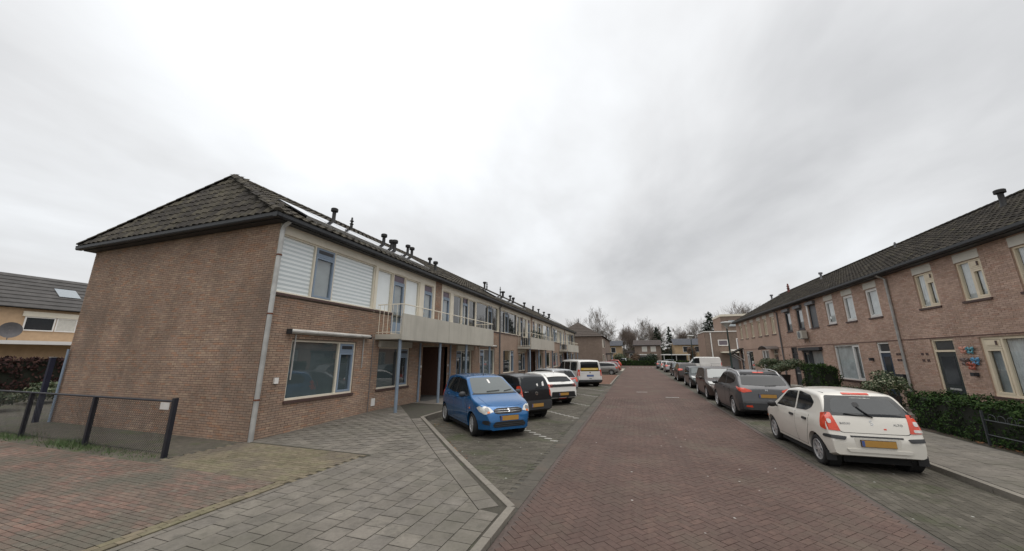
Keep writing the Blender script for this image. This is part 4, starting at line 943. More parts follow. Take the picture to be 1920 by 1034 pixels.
    pieces(pl, 'paving_slab', m_slab, it, 290, (0.294, 0.294), zp, 0.0, 0.03)
    it = []
    for k in range(24):
        q = A_ + DT * (0.25 + k * 0.307) + DN * 0.30; it.append((q.x, q.y, math.atan2(DT.y, DT.x)))
    pieces(pl, 'paving_slab', m_slab, it, 0, (0.299, 0.299), zp, 0.002, 0.03, 'border_course')
    off = DN * 0.07; a, b = A_ + off, B_ + off
    kerb('kerb_left', [(-1.825, -4.0), (-1.825, 5.36), (b.x, b.y), (-6.97, 60)], lambda y: zp(y) + 0.008)
    # edging and the yard at the left
    mb = MB(); mb.quad((-60, -8, 0.015), (-5.72, -8, 0.015), (-5.72, 5.0, 0.035), (-60, 5.0, 0.035)); yd = struct('brick_yard', mb, m_jdark)
    yz = lambda y: 0.048
    pieces(yd, 'paving_brick', m_oldred, bond(-19, -5.98, 0.5, 5.0, 0.2, 0.07, 0.008, None, 'x'), 280, (0.2, 0.07), yz, 0.0, 0.03)
    pieces(yd, 'edging_brick', m_sand, bond(-5.97, -5.73, -0.5, 5.05, 0.2, 0.1, 0.008, None, 'y'), 0, (0.2, 0.1), yz, 0.002, 0.03, 'edging')
    mb = MB().quad((-9.62, 5.0, 0.035), (-5.72, 5.0, 0.035), (-5.72, 6.95, 0.035), (-9.62, 6.95, 0.035)); sp = struct('side_path', mb, m_jdark)
    pieces(sp, 'paving_brick', m_sand, bond(-9.55, -5.74, 5.02, 6.93, 0.2, 0.098, 0.008, None, 'x'), 200, (0.2, 0.098), lambda y: 0.05, 0.0, 0.03)
    mb = MB().quad((-60, 5.0, 0.03), (-9.6, 5.0, 0.03), (-9.6, 6.95, 0.03), (-60, 6.95, 0.03)).quad((-60, 6.95, 0.03), (-18.7, 6.95, 0.03), (-18.7, 40, 0.03), (-60, 40, 0.03))
    struct('mossy_path', mb, M('mossy_ground', (0.085, 0.075, 0.058), 0.95, 0.3, 9, 0.25, 0.8, 0.7, 60, mix=[((0.07, 0.08, 0.035), 1.4, 0.5, 0.7), ((0.13, 0.115, 0.085), 3, 0.56, 0.72)]))
    # planted bed between the bays, crossing and markings further up the road
    bed = [(-1.9, 28.7), (-1.9, 43.6), (-6.9, 43.6), (-6.9, 33.4), (-2.6, 28.75)]
    mb = MB().quad(*[(x, y, 0.09) for x, y in bed]); struct('mulch_bed', mb, m_mulch)
    kerb('kerb_bed', bed + [bed[0]], lambda y: 0.11, st=0.9)
    mb = MB().quad((-4.2, 56.5, 0.06), (-1.8, 56.5, 0.06), (-1.8, 68, 0.06), (-4.2, 68, 0.06)); struct('pale_crossing', mb, M('pale_slabs', (0.30, 0.275, 0.22), 0.85))
    mk = MB()
    for k in range(8): mk.box(-1.2 + k * 0.62, -0.95 + k * 0.62, 76.3, 77.6, 0.004, 0.008)
    struct('give_way_marking', mk, m_wline)
    mk = MB()
    for (a, b) in (((-0.05, 24.16), (0.58, 24.3)), ((1.42, 21.58), (2.1, 21.72))): mk.quad((a[0], a[1] - .1, .009), (b[0], b[1] - .1, .009), (b[0], b[1] + .1, .009), (a[0], a[1] + .1, .009))
    struct('road_dash', mk, m_wline)
    # fallen leaves
    rg = random.Random(5); mb = MB()
    for _ in range(260):
        t = rg.uniform(.35, .72); q = A_ + DT * (t * 7.6) - DN * abs(rg.gauss(0.03, .06)); leaf(mb, Vector((q.x, q.y, 0.012 + rg.random() * .01)), (Z_ + Vector((rg.gauss(0, .3), rg.gauss(0, .3), 0))).normalized(), rg.uniform(.012, .03), rg)
    for _ in range(60): leaf(mb, Vector((rg.uniform(-6.6, -5.6), rg.uniform(10.2, 11.2), 0.012)), (Z_ + Vector((rg.gauss(0, .3), rg.gauss(0, .3), 0))).normalized(), rg.uniform(.012, .03), rg)
    for _ in range(500): leaf(mb, Vector((rg.uniform(7.72, 9.0), rg.uniform(9.5, 13), 0.115)), (Z_ + Vector((rg.gauss(0, .3), rg.gauss(0, .3), 0))).normalized(), rg.uniform(.02, .045), rg)
    tag(mb.build('fallen_leaves', M('dead_leaf', (0.19, 0.085, 0.035), 0.8, 0.3, 20, palette=[(0.2, 0.09, 0.035), (0.15, 0.06, 0.03), (0.24, 0.13, 0.05)]), rnd=True), 'brown fallen leaves lying along the kerb and hedge foot', 'leaves', kind='stuff')
    # grass and moss tufts along the fence and wall foot
    mb = MB()
    def tuft(x, y, n, hh, sp):
        for _ in range(n):
            p = Vector((x + rg.gauss(0, sp), y + rg.gauss(0, sp * .35), 0.03)); d = Vector((rg.gauss(0, .5), rg.gauss(0, .5), 1)).normalized(); w = d.orthogonal().normalized() * .006; h = hh * rg.uniform(.5, 1.2)
            mb.quad(p - w, p + w, p + d * h, r=rg.random())
    for (x, n, hh, sp) in ((-13.3, 420, .17, .35), (-12.6, 200, .10, .3), (-11.5, 160, .07, .5), (-15.8, 260, .13, .4), (-16.6, 200, .12, .5), (-10.2, 60, .05, .4)): tuft(x, 5.35, n, hh, sp)
    for k in range(30): tuft(rg.uniform(-9.6, -5.8), 5.02 + rg.gauss(0, .03), 10, .025, .08)
    for k in range(24): tuft(LX0 + rg.uniform(0.03, 0.1), rg.uniform(7.1, 15), 8, .025, .05)
    tag(mb.build('grass_tufts', m_grass, rnd=True), 'green grass tufts along the foot of the wire fence', 'grass', kind='stuff')

# ------------------------------------------------------------------ street furniture and gardens
def wire_fence():
    T = thing('wire_fence', 'black post and rail fence with chain link mesh beside the gable wall', 'fence', (-9.73, 5.4, 0))
    xs = [-9.73, -12.76, -15.79, -18.82, -21.85]; mk = M('black_fence_paint', (0.012, 0.013, 0.02), 0.45, 0.2, 8)
    for i, x in enumerate(xs): MB().box(x - .042, x + .042, 5.36, 5.44, 0.0, 1.25 if i == 0 else 1.17).build('post', mk, T)
    MB().tube([(xs[0], 5.4, 1.18), (xs[-1], 5.4, 1.18)], 0.024, 8).build('top_rail', mk, T)
    MB().tube([(xs[0], 5.4, .12), (xs[-1], 5.4, .12)], 0.004, 4).build('bottom_wire', mk, T)
    for a, b in zip(xs, xs[1:]):
        mb = MB(); h0, h1 = 0.08, 1.16; st = 0.07; H = h1 - h0; k = int((a - b + H) / st)
        for i in range(k):
            for sg in (1, -1):
                u0 = i * st - H; u1 = u0 + H; za, zb_ = h0, h1
                if u0 < 0: za = h0 - u0; u0 = 0
                W = a - b
                if u1 > W: zb_ = h1 - (u1 - W); u1 = W
                if u1 <= u0: continue
                if sg == 1: mb.tube([(b + u0, 5.4, za), (b + u1, 5.4, zb_)], 0.003, 3, cap=False)
                else: mb.tube([(a - u0, 5.403, za), (a - u1, 5.403, zb_)], 0.0022, 3, cap=False)
        mb.build('chain_link', M('wire', (0.03, 0.032, 0.035), 0.5), T)
    s = MB().box(-10.17, -9.86, 5.375, 5.385, 1.0, 1.15); tag(s.build('notice_plate', M('notice_white', (0.6, 0.58, 0.55), 0.6)), 'small blank white plate fixed to the wire fence by its end post', 'sign')
    P = thing('gate_post', 'tall dark blue post standing at the far corner of the gable wall', 'post', (-18.95, 6.7, 0))
    MB().box(-19.01, -18.89, 6.64, 6.76, 0, 2.12).build('post', M('dark_blue_paint', (0.015, 0.018, 0.04), 0.5), P); MB().box(-19.02, -18.88, 6.63, 6.77, 2.12, 2.14).build('cap', m_zinc, P)
    P2 = thing('drain_stack', 'thin grey pipe standing against the far end of the gable wall', 'pipe', (-18.6, 6.86, 0)); MB().tube([(-18.6, 6.88, 0), (-18.6, 6.88, 2.4)], 0.035, 8).build('pipe', m_bluegrey, P2)
def lamp(x, y, label):
    T = thing('street_lamp', label, 'street lamp', (x, y, 0), group='street lamps along the right pavement'); g = M('lamp_green', (0.012, 0.03, 0.026), 0.45, 0.15, 6)
    MB().lathe([(0.085, 0), (0.085, 0.95), (0.06, 1.0), (0.05, 2.5), (0.042, 4.0)], (x, y, 0.08), seg=12).build('pole', g, T, smooth=True)
    MB().box(x - .09, x + .09, y - .092, y - .088, 0.85, 1.02).build('number_tag', m_white, T)
    MB().lathe([(0.05, 4.0), (0.07, 4.08), (0.30, 4.36), (0.34, 4.38)], (x, y, 0.08), seg=20).build('lamp_shade', M('lamp_diffuser', (0.45, 0.45, 0.42), 0.25), T, smooth=True)
    MB().lathe([(0.36, 4.38), (0.36, 4.42), (0.28, 4.47), (0.01, 4.50)], (x, y, 0.08), seg=20).build('lamp_hood', m_zinc, T, smooth=True, sharp=40)
def gardens():
    hedge('box_hedge', 'dark green clipped hedge along the pavement in front of the nearest right house', (8.35, 12.6, 0.55), (0.42, 2.2, 0.46), 15000, m_hedge, 0.035, 2)
    hedge('cube_hedge', 'tall dark cube clipped hedge beneath the dark framed window', (9.4, 24.0, 0.86), (0.42, 1.05, 0.78), 6000, m_hedge, 0.045, 3)
    hedge('low_hedge', 'low loose green hedge beneath the white framed large window', (9.7, 20.9, 0.36), (0.4, 1.7, 0.25), 4500, m_shrub, 0.045, 4)
    bush('variegated_bush', 'pale flecked evergreen bush in a dark pot beside the downpipe', (9.5, 18.75, 0.98), (0.55, 0.75, 0.38), 3600, m_varieg, 0.045, 5, pot=(0.3, 0.55, 0))
    bush('round_bush', 'round evergreen bush on stems above a black planter by the far downpipe', (8.9, 28.3, 1.62), (0.95, 1.5, 0.42), 5200, m_shrub, 0.055, 6, cat='bush', pot=(0.62, 0.9, 0))
    # low hoop-top fence before the nearest garden
    T = thing('hoop_fence', 'low grey metal garden fence with hoop tops beside the near hedge', 'fence', (7.8, 12.15, 0)); mg = M('grey_fence', (0.045, 0.05, 0.055), 0.45, 0.2, 6)
    for y in (12.15, 10.3, 8.45): MB().box(7.78, 7.82, y - .02, y + .02, 0.1, 0.88).build('post', mg, T)
    for z in (0.35, 0.68): MB().tube([(7.8, 12.15, z), (7.8, 8.45, z)], 0.012, 6).build('rail', mg, T)
    k = 0; y = 12.0
    while y > 8.6:
        MB().tube([(7.8, y, .68)] + [(7.8, y - .09 + .09 * math.cos(a * math.pi / 6), .76 + .06 * math.sin(a * math.pi / 6)) for a in range(7)] + [(7.8, y - .18, .68)], 0.006, 5).build('hoop', mg, T); y -= .235
    # butterflies on the wall and the hanging lamp by the door
    cols = [(0.55, 0.25, 0.18), (0.10, 0.30, 0.36), (0.14, 0.10, 0.09), (0.08, 0.25, 0.42), (0.40, 0.10, 0.06)]
    nms = ['pink', 'teal', 'brown', 'blue', 'red']
    for i, (y, z, s) in enumerate(((17.05, 2.38, .16), (16.78, 2.36, .16), (17.1, 1.98, .18), (16.68, 2.0, .17), (16.88, 1.84, .18))):
        B = thing('butterfly_ornament', nms[i] + ' metal butterfly ornament fixed on the brick wall beside the dark door', 'ornament', (RX0 - .02, y, z), group='wall butterflies'); mt = M('butterfly_' + nms[i], cols[i], 0.4)
        for sg in (-1, 1):
            w = MB()
            for (oy, oz, a, b) in ((.55, .35, .55, .42), (.4, -.4, .38, .36)):
                vs = [(RX0 - .02 - .05 * (.3 + abs(math.cos(t * .7))), y + sg * s * (oy + a * math.cos(t * .7)), z + s * (oz + b * math.sin(t * .7))) for t in range(9)]
                w.quad(*vs); w.quad(*[(v[0] + .006, v[1], v[2]) for v in reversed(vs)])
            w.build('wing', mt, B)
        MB().tube([(RX0 - .03, y, z - s * .6), (RX0 - .03, y, z + s * .7)], [.012, .02], 6).build('body', m_dkframe, B)
    # wheelie bin beside the far lamp
    W = thing('wheelie_bin', 'dark wheeled bin standing by the lamp post near the far terrace end', 'bin', (9.0, 41.5, 0.1)); mb = MB()
    mb.raw([(8.76, 41.25, .18), (9.24, 41.25, .18), (9.24, 41.75, .18), (8.76, 41.75, .18), (8.70, 41.18, 1.1), (9.30, 41.18, 1.1), (9.30, 41.82, 1.1), (8.70, 41.82, 1.1)], [(0, 1, 5, 4), (1, 2, 6, 5), (2, 3, 7, 6), (3, 0, 4, 7), (3, 2, 1, 0), (4, 5, 6, 7)]); mb.build('bin_body', m_dkframe, W)
    lid = MB(); lid.raw([(8.68, 41.14, 1.1), (9.32, 41.14, 1.1), (9.32, 41.86, 1.12), (8.68, 41.86, 1.12), (8.76, 41.3, 1.2), (9.24, 41.3, 1.2), (9.24, 41.8, 1.22), (8.76, 41.8, 1.22)], [(0, 1, 5, 4), (1, 2, 6, 5), (2, 3, 7, 6), (3, 0, 4, 7), (4, 5, 6, 7)]); lid.build('lid', m_black, W)
    for x in (8.74, 9.26): MB().lathe([(0.01, -.03), (.1, -.03), (.1, .03), (.01, .03)], (x, 41.78, .2), 'X', 12).build('wheel', m_black, W)
    # air conditioner on the wall
    A = thing('air_conditioner', 'white air conditioner unit hung on the terrace wall below a dark window', 'air conditioner', (RX0 - .3, 28.95, 3.3))
    MB().box(RX0 - .38, RX0 - .10, 28.58, 29.34, 3.32, 3.84).build('casing', m_concrete, A); MB().lathe([(.01, -.39), (.18, -.39), (.2, -.385), (.22, -.38)], (RX0, 29.05, 3.58), 'X', 18).build('fan_grille', m_shutter, A)
    for y in (28.62, 29.28): MB().tube([(RX0 - .02, y, 3.05), (RX0 - .02, y, 3.31), (RX0 - .45, y, 3.31)], .015, 5).build('bracket', m_zincdk, A)
    # a bike-less stretch of low wall and doorstep pots
    for i, (y, h, l) in enumerate(((19.5, .35, 'small dark pot with a green plant standing left of the near door'),)):
        bush('potted_plant', l, (10.55, y, 0.6), (.2, .2, .18), 500, m_shrub, .035, 30 + i, cat='plant', pot=(.16, .3, 1))

# ------------------------------------------------------------------ the background
def simple_house(name, label, x0, x1, y0, y1, ez, rz, wall, roofm, ridge='x', wins=(), hip=0.0, face='-y', extra=None):
    T = thing(name, label, 'house', ((x0 + x1) / 2, y0, 0)); b = MB()
    b.quad((x0, y0, 0), (x1, y0, 0), (x1, y0, ez), (x0, y0, ez)); b.quad((x1, y0, 0), (x1, y1, 0), (x1, y1, ez), (x1, y0, ez)); b.quad((x1, y1, 0), (x0, y1, 0), (x0, y1, ez), (x1, y1, ez)); b.quad((x0, y1, 0), (x0, y0, 0), (x0, y0, ez), (x0, y1, ez))
    o = 0.35; ym, xm = (y0 + y1) / 2, (x0 + x1) / 2
    rf = MB(); n = 9
    if ridge == 'x':
        if not hip:
            b.quad((x0, y0, ez), (x0, ym, rz), (x0, y1, ez)); b.quad((x1, y0, ez), (x1, y1, ez), (x1, ym, rz))
        for (ya, sg) in ((y0 - o, 1), (y1 + o, -1)):
            for k in range(n):
                t0, t1 = k / n, (k + 1) / n; f = lambda t: (ya + (ym - ya) * t, ez + .02 + (rz - ez) * t)
                (a, za), (c, zc) = f(t0), f(t1); h0 = hip * t0; h1 = hip * t1
                rf.quad((x0 - o + h0, a, za + .06), (x1 + o - h0, a, za + .06), (x1 + o - h1, c, zc), (x0 - o + h1, c, zc)); rf.quad((x0 - o + h0, a, za), (x1 + o - h0, a, za), (x1 + o - h0, a, za + .06), (x0 - o + h0, a, za + .06))
    else:
        if not hip:
            b.quad((x0, y0, ez), (x1, y0, ez), (xm, y0, rz)); b.quad((x1, y1, ez), (x0, y1, ez), (xm, y1, rz))
        for xa in (x0 - o, x1 + o):
            for k in range(n):
                t0, t1 = k / n, (k + 1) / n; f = lambda t: (xa + (xm - xa) * t, ez + .02 + (rz - ez) * t)
                (a, za), (c, zc) = f(t0), f(t1); h0 = hip * t0; h1 = hip * t1
                rf.quad((a, y0 - o + h0, za + .06), (a, y1 + o - h0, za + .06), (c, y1 + o - h1, zc), (c, y0 - o + h1, zc)); rf.quad((a, y0 - o + h0, za), (a, y1 + o - h0, za), (a, y1 + o - h0, za + .06), (a, y0 - o + h0, za + .06))
        if hip:
            for (ya, sg) in ((y0 - o, 1), (y1 + o, -1)):
                for k in range(n):
                    t0, t1 = k / n, (k + 1) / n
                    xa0, xb0 = x0 - o + (xm - x0 + o) * t0, x1 + o + (xm - x1 - o) * t0; xa1, xb1 = x0 - o + (xm - x0 + o) * t1, x1 + o + (xm - x1 - o) * t1
                    za, zc = ez + .02 + (rz - ez) * t0, ez + .02 + (rz - ez) * t1; y_0, y_1 = ya + sg * hip * t0, ya + sg * hip * t1
                    rf.quad((xa0, y_0, za + .06), (xb0, y_0, za + .06), (xb1, y_1, zc), (xa1, y_1, zc)); rf.quad((xa0, y_0, za), (xb0, y_0, za), (xb0, y_0, za + .06), (xa0, y_0, za + .06))
    b.build('wall', wall, T); rf.build('roof', roofm, T)
    if ridge == 'x': MB().box(x0 - o, x1 + o, y0 - o - .12, y0 - o, ez - .08, ez + .06).build('gutter', m_gutter, T)
    for w in wins:
        f, a, c, z0, z1, fm, pm = w      # face, span, heights, frame, pane
        if f == '-y': oo, UU, NN = Vector((0, y0, 0)), X_, -Y_
        elif f == '+x': oo, UU, NN = Vector((x1, 0, 0)), Y_, X_
        else: oo, UU, NN = Vector((x0, 0, 0)), Y_, -X_
        q = .08; fr = MB()
        fr.obox(oo, UU, Z_, NN, a, c, z1 - q, z1, 0, .05).obox(oo, UU, Z_, NN, a, c, z0, z0 + q, 0, .06).obox(oo, UU, Z_, NN, a, a + q, z0 + q, z1 - q, 0, .05).obox(oo, UU, Z_, NN, c - q, c, z0 + q, z1 - q, 0, .05)
        wi = fr.build('window', fm, T); MB().obox(oo, UU, Z_, NN, a + q, c - q, z0 + q, z1 - q, .005, .02).build('pane', pm, wi)
    return T
def background():
    yel = M('yellow_brick', (0.38, 0.27, 0.16), 0.9, 0.15, 3, 0.1, .4); brn = M('dull_brown_brick', (0.20, 0.15, 0.12), 0.9, 0.15, 3, 0.1, .4); greyr = M('grey_roof', (0.075, 0.078, 0.09), 0.8, .2, 2); brr = M('brown_roof', (0.075, 0.06, 0.055), 0.85, .2, 2); brn_lit = M('dull_brown_brick_lit', (0.27, 0.185, 0.14), 0.9, .15, 3)  # the last brick is the brown one lightened to paint a lit face
    dk = M('far_pane', (0.035, 0.038, 0.042), 0.08); lt = M('far_blind', (0.55, 0.53, 0.48), 0.7)
    s = simple_house('apartment_block', 'far brown brick block with hipped roof beyond the long left block', -15.3, -5.9, 71.5, 97, 6.0, 9.0, brn, M('far_roof_tiles', (0.085, 0.07, 0.06), .9, .2, 3), 'y', [('+x', 73, 75, 3.9, 5.6, m_cream, lt), ('+x', 76, 79, 3.9, 5.6, m_cream, dk), ('+x', 73.2, 75.5, .9, 2.6, m_cream, dk), ('+x', 80, 82, 0.2, 2.5, m_white, lt)], hip=2.2); s['category'] = 'building'
    MB().box(-5.9, -4.4, 80.5, 84.5, 2.6, 2.85).build('porch_roof', m_dkframe, s); MB().box(-4.7, -4.5, 80.6, 80.8, 0, 2.6).build('porch_post', m_bluegrey, s)
    flue(s, (-10.6, 74.2, 8.9), 1.0, .09, 1)
    simple_house('detached_house', 'yellow brick house with dark grey roof behind the far block at street end', -9.5, -3.5, 112, 120, 5.3, 6.9, yel, greyr, 'x', [('-y', -6.6, -5.2, 3.2, 4.8, m_white, dk), ('-y', -8.0, -7.4, 3.0, 4.8, m_white, lt)])
    h = simple_house('detached_house', 'brown brick house with two pale upper windows facing down the street', 0.2, 7.2, 110, 118, 5.3, 6.9, brn, brr, 'x', [('-y', 2.15, 3.5, 3.55, 4.95, m_white, lt), ('-y', 4.5, 5.85, 3.55, 4.95, m_white, lt), ('-y', .9, 4.9, .6, 2.3, m_white, dk)])
    MB().box(0.5, 6.0, 109.5, 110, 2.55, 2.8).build('fascia', m_white, h)
    simple_house('garden_shed', 'low shed with one small white window left of the brown house', -1.9, -0.2, 110, 114, 3.3, 3.9, brn, brr, 'x', [('-y', -1.4, -.4, 1.9, 3.1, m_white, dk)])
    simple_house('detached_house', 'yellowish house with grey roof half hidden by the flat roofed block', 10.4, 19.5, 106, 114, 5.2, 7.0, yel, greyr, 'x', [('-y', 12.4, 14.4, 3.3, 4.8, m_white, dk), ('-y', 15.2, 16.6, 3.3, 4.8, m_white, dk)])
    c = thing('carport', 'dark open carport with flat white roof edge at the street end', 'carport', (9, 98, 0)); MB().box(6.6, 13.0, 98, 104, 2.5, 2.75).build('roof', m_white, c); MB().box(6.8, 12.8, 103.6, 104, 0, 2.5).build('rear_wall', m_dkframe, c)
    for x in (7.0, 9.8, 12.6): MB().box(x - .08, x + .08, 98.1, 98.3, 0, 2.5).build('post', m_zinc, c)
    # flat roofed brick house on the right
    T = thing('flat_roofed_house', 'stepped flat roofed brown brick house with white window frames beyond the terrace', 'house', (11.5, 68, 0)); y0 = 68
    MB().box(11.5, 22, y0, 75, 0, 6.2).build('wall', brn, T); MB().box(14.3, 24, y0 + .3, 74.5, 6.2, 8.8).build('upper_wall', brn, T)
    MB().quad((11.49, 68, 0), (11.49, 68, 6.2), (11.49, 75, 6.2), (11.49, 75, 0)).build('side_wall', brn_lit, T)  # thin sheet over the wall, light on the street side put into its colour
    MB().quad((14.29, y0 + .3, 6.3), (14.29, y0 + .3, 8.8), (14.29, 74.5, 8.8), (14.29, 74.5, 6.3)).build('upper_side_wall', brn_lit, T)  # upper side lightened by colour in the same way
    MB().box(11.4, 22.1, y0 - .1, 75.1, 6.2, 6.34).build('roof_edge', m_white, T); MB().box(14.2, 24, y0 + .2, 74.6, 8.8, 9.15).build('upper_roof_edge', m_cream, T)
    MB().box(15.4, 22, y0 + .12, y0 + .29, 7.1, 8.1).build('upper_cladding', M('grey_cladding', (0.42, 0.45, 0.47), .6), T)
    for (a, b, z0, z1) in ((13.4, 14.9, 3.9, 4.9), (16.1, 18.1, 3.1, 5.1)):
        w = MB(); q = .14; w.box(a, b, y0 - .06, y0, z1 - q, z1).box(a, b, y0 - .08, y0, z0, z0 + q).box(a, a + q, y0 - .06, y0, z0 + q, z1 - q).box(b - q, b, y0 - .06, y0, z0 + q, z1 - q); wi = w.build('window', m_white, T); MB().box(a + q, b - q, y0 - .03, y0 - .01, z0 + q, z1 - q).build('pane', M('mauve_pane', (.16, .14, .16), .15), wi)
    MB().tube([(12.4, y0 - .06, 0), (12.4, y0 - .06, 6.1)], .09, 8).build('downpipe', m_white, T)
    MB().box(13.6, 18.6, y0 - 1.6, y0, 2.75, 2.95).build('canopy', m_cream, T); MB().box(15.0, 18.4, y0 - .9, y0 - .02, 3.05, 3.3).build('canopy_upper', m_white, T)
    MB().box(15.0, 16.0, y0 - .06, y0 - .01, .1, 2.7).build('door', m_shutter, T); MB().box(16.4, 17.4, y0 - .5, y0 - .01, 0, 2.75).build('red_panel', M('red_door', (0.18, 0.05, 0.03), .6), T)
    F = thing('board_fence', 'grey vertical board fence beside the flat roofed house', 'fence', (10, 66, 0)); k = 0
    for i in range(15): MB().box(9.3 + i * .22, 9.3 + i * .22 + .17, 66, 66.04, 0.1, 1.95).build('board', M('grey_boards', (0.17, 0.15, 0.13), .9, .2, 3), F)
    MB().box(9.2, 12.8, 65.95, 66.1, 1.95, 2.05).build('cap_rail', m_cream, F)
    # house across the yard at the far left
    H = simple_house('terraced_houses', 'yellow brick terrace with dark roof and skylight seen at the far left', -51, -42, -14, 34, 5.6, 8.6, M('buff_brick', (0.46, 0.32, 0.20), .9, .12, 3), M('slate_tiles', (0.06, 0.056, 0.053), .85, .25, 2, .15, .5), 'y', [('+x', 12.95, 14.45, 4.0, 5.03, m_white, dk), ('+x', 14.5, 15.6, 4.0, 5.03, m_white, lt), ('+x', 9.3, 11.75, 4.0, 5.4, m_white, m_curtgrey), ('+x', 2, 5, 4, 5.4, m_white, dk)]); H['category'] = 'building'
    MB().box(-42, -41.9, 12.8, 15.75, 5.035, 5.4).build('head_panel', m_cream, H); MB().box(-42, -40.6, -10, 34, 3.0, 3.25).build('flat_canopy', m_white, H)
    sk = MB(); sk.raw([(-43.5, 14.8, 6.86), (-43.5, 16.0, 6.86), (-44.7, 16.0, 7.60), (-44.7, 14.8, 7.60)], [(0, 1, 2, 3)]); sk.build('skylight', M('skylight_glass', (.25, .28, .3), .05), H)
    MB().box(-46.9, -46.1, 9.2, 9.9, 8.2, 9.6).build('chimney', brn, H)
    D = thing('satellite_dish', 'grey satellite dish standing on the flat canopy at far left', 'dish', (-41.0, 12.15, 3.3)); MB().lathe([(.02, 0), (.28, .03), (.52, .11), (.54, .12), (.28, .05), (.02, .02)], (-41.0, 12.15, 3.95), 'X', 20).build('dish', M('dish_grey', (.12, .115, .12), .5), D); MB().tube([(-41.0, 12.15, 3.25), (-41.0, 12.15, 3.95)], .03, 6).build('mast', m_zincdk, D)
    hedge('beech_hedge', 'dark copper coloured hedge across the yard at the far left', (-31, 8.0, 1.0), (0.5, 6.0, 1.0), 12000, m_beech, 0.09, 8)
    for i, (x, y, l) in enumerate(((-24.5, 7.3, 'low grey green shrub behind the wire fence left of the tall post'), (-27.0, 6.6, 'low blue green shrub at the left picture edge behind the fence'), (-26.5, 9.3, 'low mossy shrub before the copper hedge'))): bush('low_shrub', l, (x, y, .4), (1.4, .9, .35), 1800, m_shrub, .07, 20 + i, group='shrubs in the side garden')
    # far end of the street
    hedge('long_hedge', 'long low dark hedge closing the far end of the street', (4.5, 93.2, .55), (9.5, .5, .55), 16000, m_hedge, .1, 9)
    for i, (x, y, z, r, mt, l) in enumerate(((-6.9, 100, 1.6, (1.3, 1.3, 1.6), m_hedge, 'dark round evergreen before the yellow house'), (-3.2, 101, 1.6, (2.2, 1.6, 1.5), m_shrub, 'broad green shrub right of the dark round evergreen'), (-.2, 104, 1.6, (1.6, 1.5, 1.5), m_brownsh, 'brown leafless shrub left of the brown house'), (3.2, 104, 1.4, (2.6, 1.6, 1.4), m_conifer, 'dark spreading evergreen before the brown house'), (8.2, 103, 1.5, (1.2, 1.2, 1.3), m_shrub, 'yellow green shrub between brown house and carport'), (13.5, 100, 2.6, (1.3, 1.3, 1.9), m_brownsh, 'reddish brown shrub before the half hidden yellowish house'))):
        bush('garden_shrub', l, (x, y, z), r, 1700, mt, .16, 40 + i, group='shrubs at the far street end')
    P = [bare_tree_meshes('tree_a', 11, 17, .8, m_twig), bare_tree_meshes('tree_b', 23, 15, .6, m_twig2), bare_tree_meshes('tree_c', 5, 16, .7, m_twig)]
    tl = ['tall spreading bare tree rising above the far brown block roof', 'bare reddish tree right of the tall spreading tree', 'bare tree behind the yellow house roof', 'bare tree left behind the brown house', 'twin crowned bare tree above the brown house chimney', 'slender bare tree left of the pointed conifer', 'bare reddish tree right of the pointed conifer', 'dense bare reddish tree above the half hidden house', 'bare tree left of the large dark conifer', 'tall bare tree behind the flat roofed house', 'bare tree behind the large dark conifer', 'bare tree showing between block roofs on the left', 'low bare tree behind the dark round evergreen', 'bare tree over the flat roofed house right side']
    tp = [(-9, 128, 0, 1.16, .3), (-4.5, 132, 1, .95, 1.0), (-2.0, 126, 1, .8, 2.0), (1.0, 136, 0, .98, 3.1), (5.0, 140, 2, .98, 4.0), (9.0, 150, 1, .9, 5.1), (15.0, 142, 1, .85, .7), (19.5, 138, 2, .95, 1.7), (24.0, 140, 0, 1.05, 2.4), (31.0, 128, 2, 1.25, 3.5), (36.0, 132, 0, 1.2, 4.4), (-19, 140, 2, 1.1, 5.5), (-7, 140, 2, .8, 5.9), (42, 135, 1, 1.25, .4)]
    for l, (x, y, k, s, r) in zip(tl, tp): tree('bare_tree', l, P[k], (x, y, 0), s, r, 'bare trees beyond the street end')
    c1 = conifer_meshes('conifer_a', 3, 12, 2.2, .5); c2 = conifer_meshes('conifer_b', 4, 14, 4.2, .4)
    tree('conifer_tree', 'broad dark conifer just right of the brown house roof', c2, (7.2, 124, 0), .83, 0, 'conifers beyond the street end')
    tree('conifer_tree', 'slim pointed conifer standing against the sky at the street end', c1, (11.4, 130, 0), 1.0, 1, 'conifers beyond the street end')
    tree('conifer_tree', 'large dark conifer left of the flat roofed house', c2, (21.8, 118, 0), 1.08, 2, 'conifers beyond the street end')
    # wooded backdrop low behind the houses
    rg = random.Random(77); mb = MB()
    for _ in range(42000):
        x = rg.uniform(-50, 75); y = rg.uniform(148, 172); z = rg.random() ** 1.25 * (6.0 + 1.6 * math.sin(x * .5) + 1.2 * math.sin(x * .23 + 1)); leaf(mb, Vector((x, y, z)), Vector((rg.gauss(0, .5), -1, rg.gauss(0, .5))).normalized(), rg.uniform(.25, .5), rg)
    for k in range(12): tree('bare_tree', 'bare tree in the back row of the far wood, ' + ('leftmost', 'second from left', 'third from left', 'fourth from left', 'fifth from left', 'sixth from left', 'sixth from right', 'fifth from right', 'fourth from right', 'third from right', 'second from right', 'rightmost')[k], P[k % 3], (-30 + k * 7.5 + rg.uniform(-2, 2), rg.uniform(152, 170), 0), rg.uniform(.75, .95), rg.random() * 6, 'back row of the far wood')
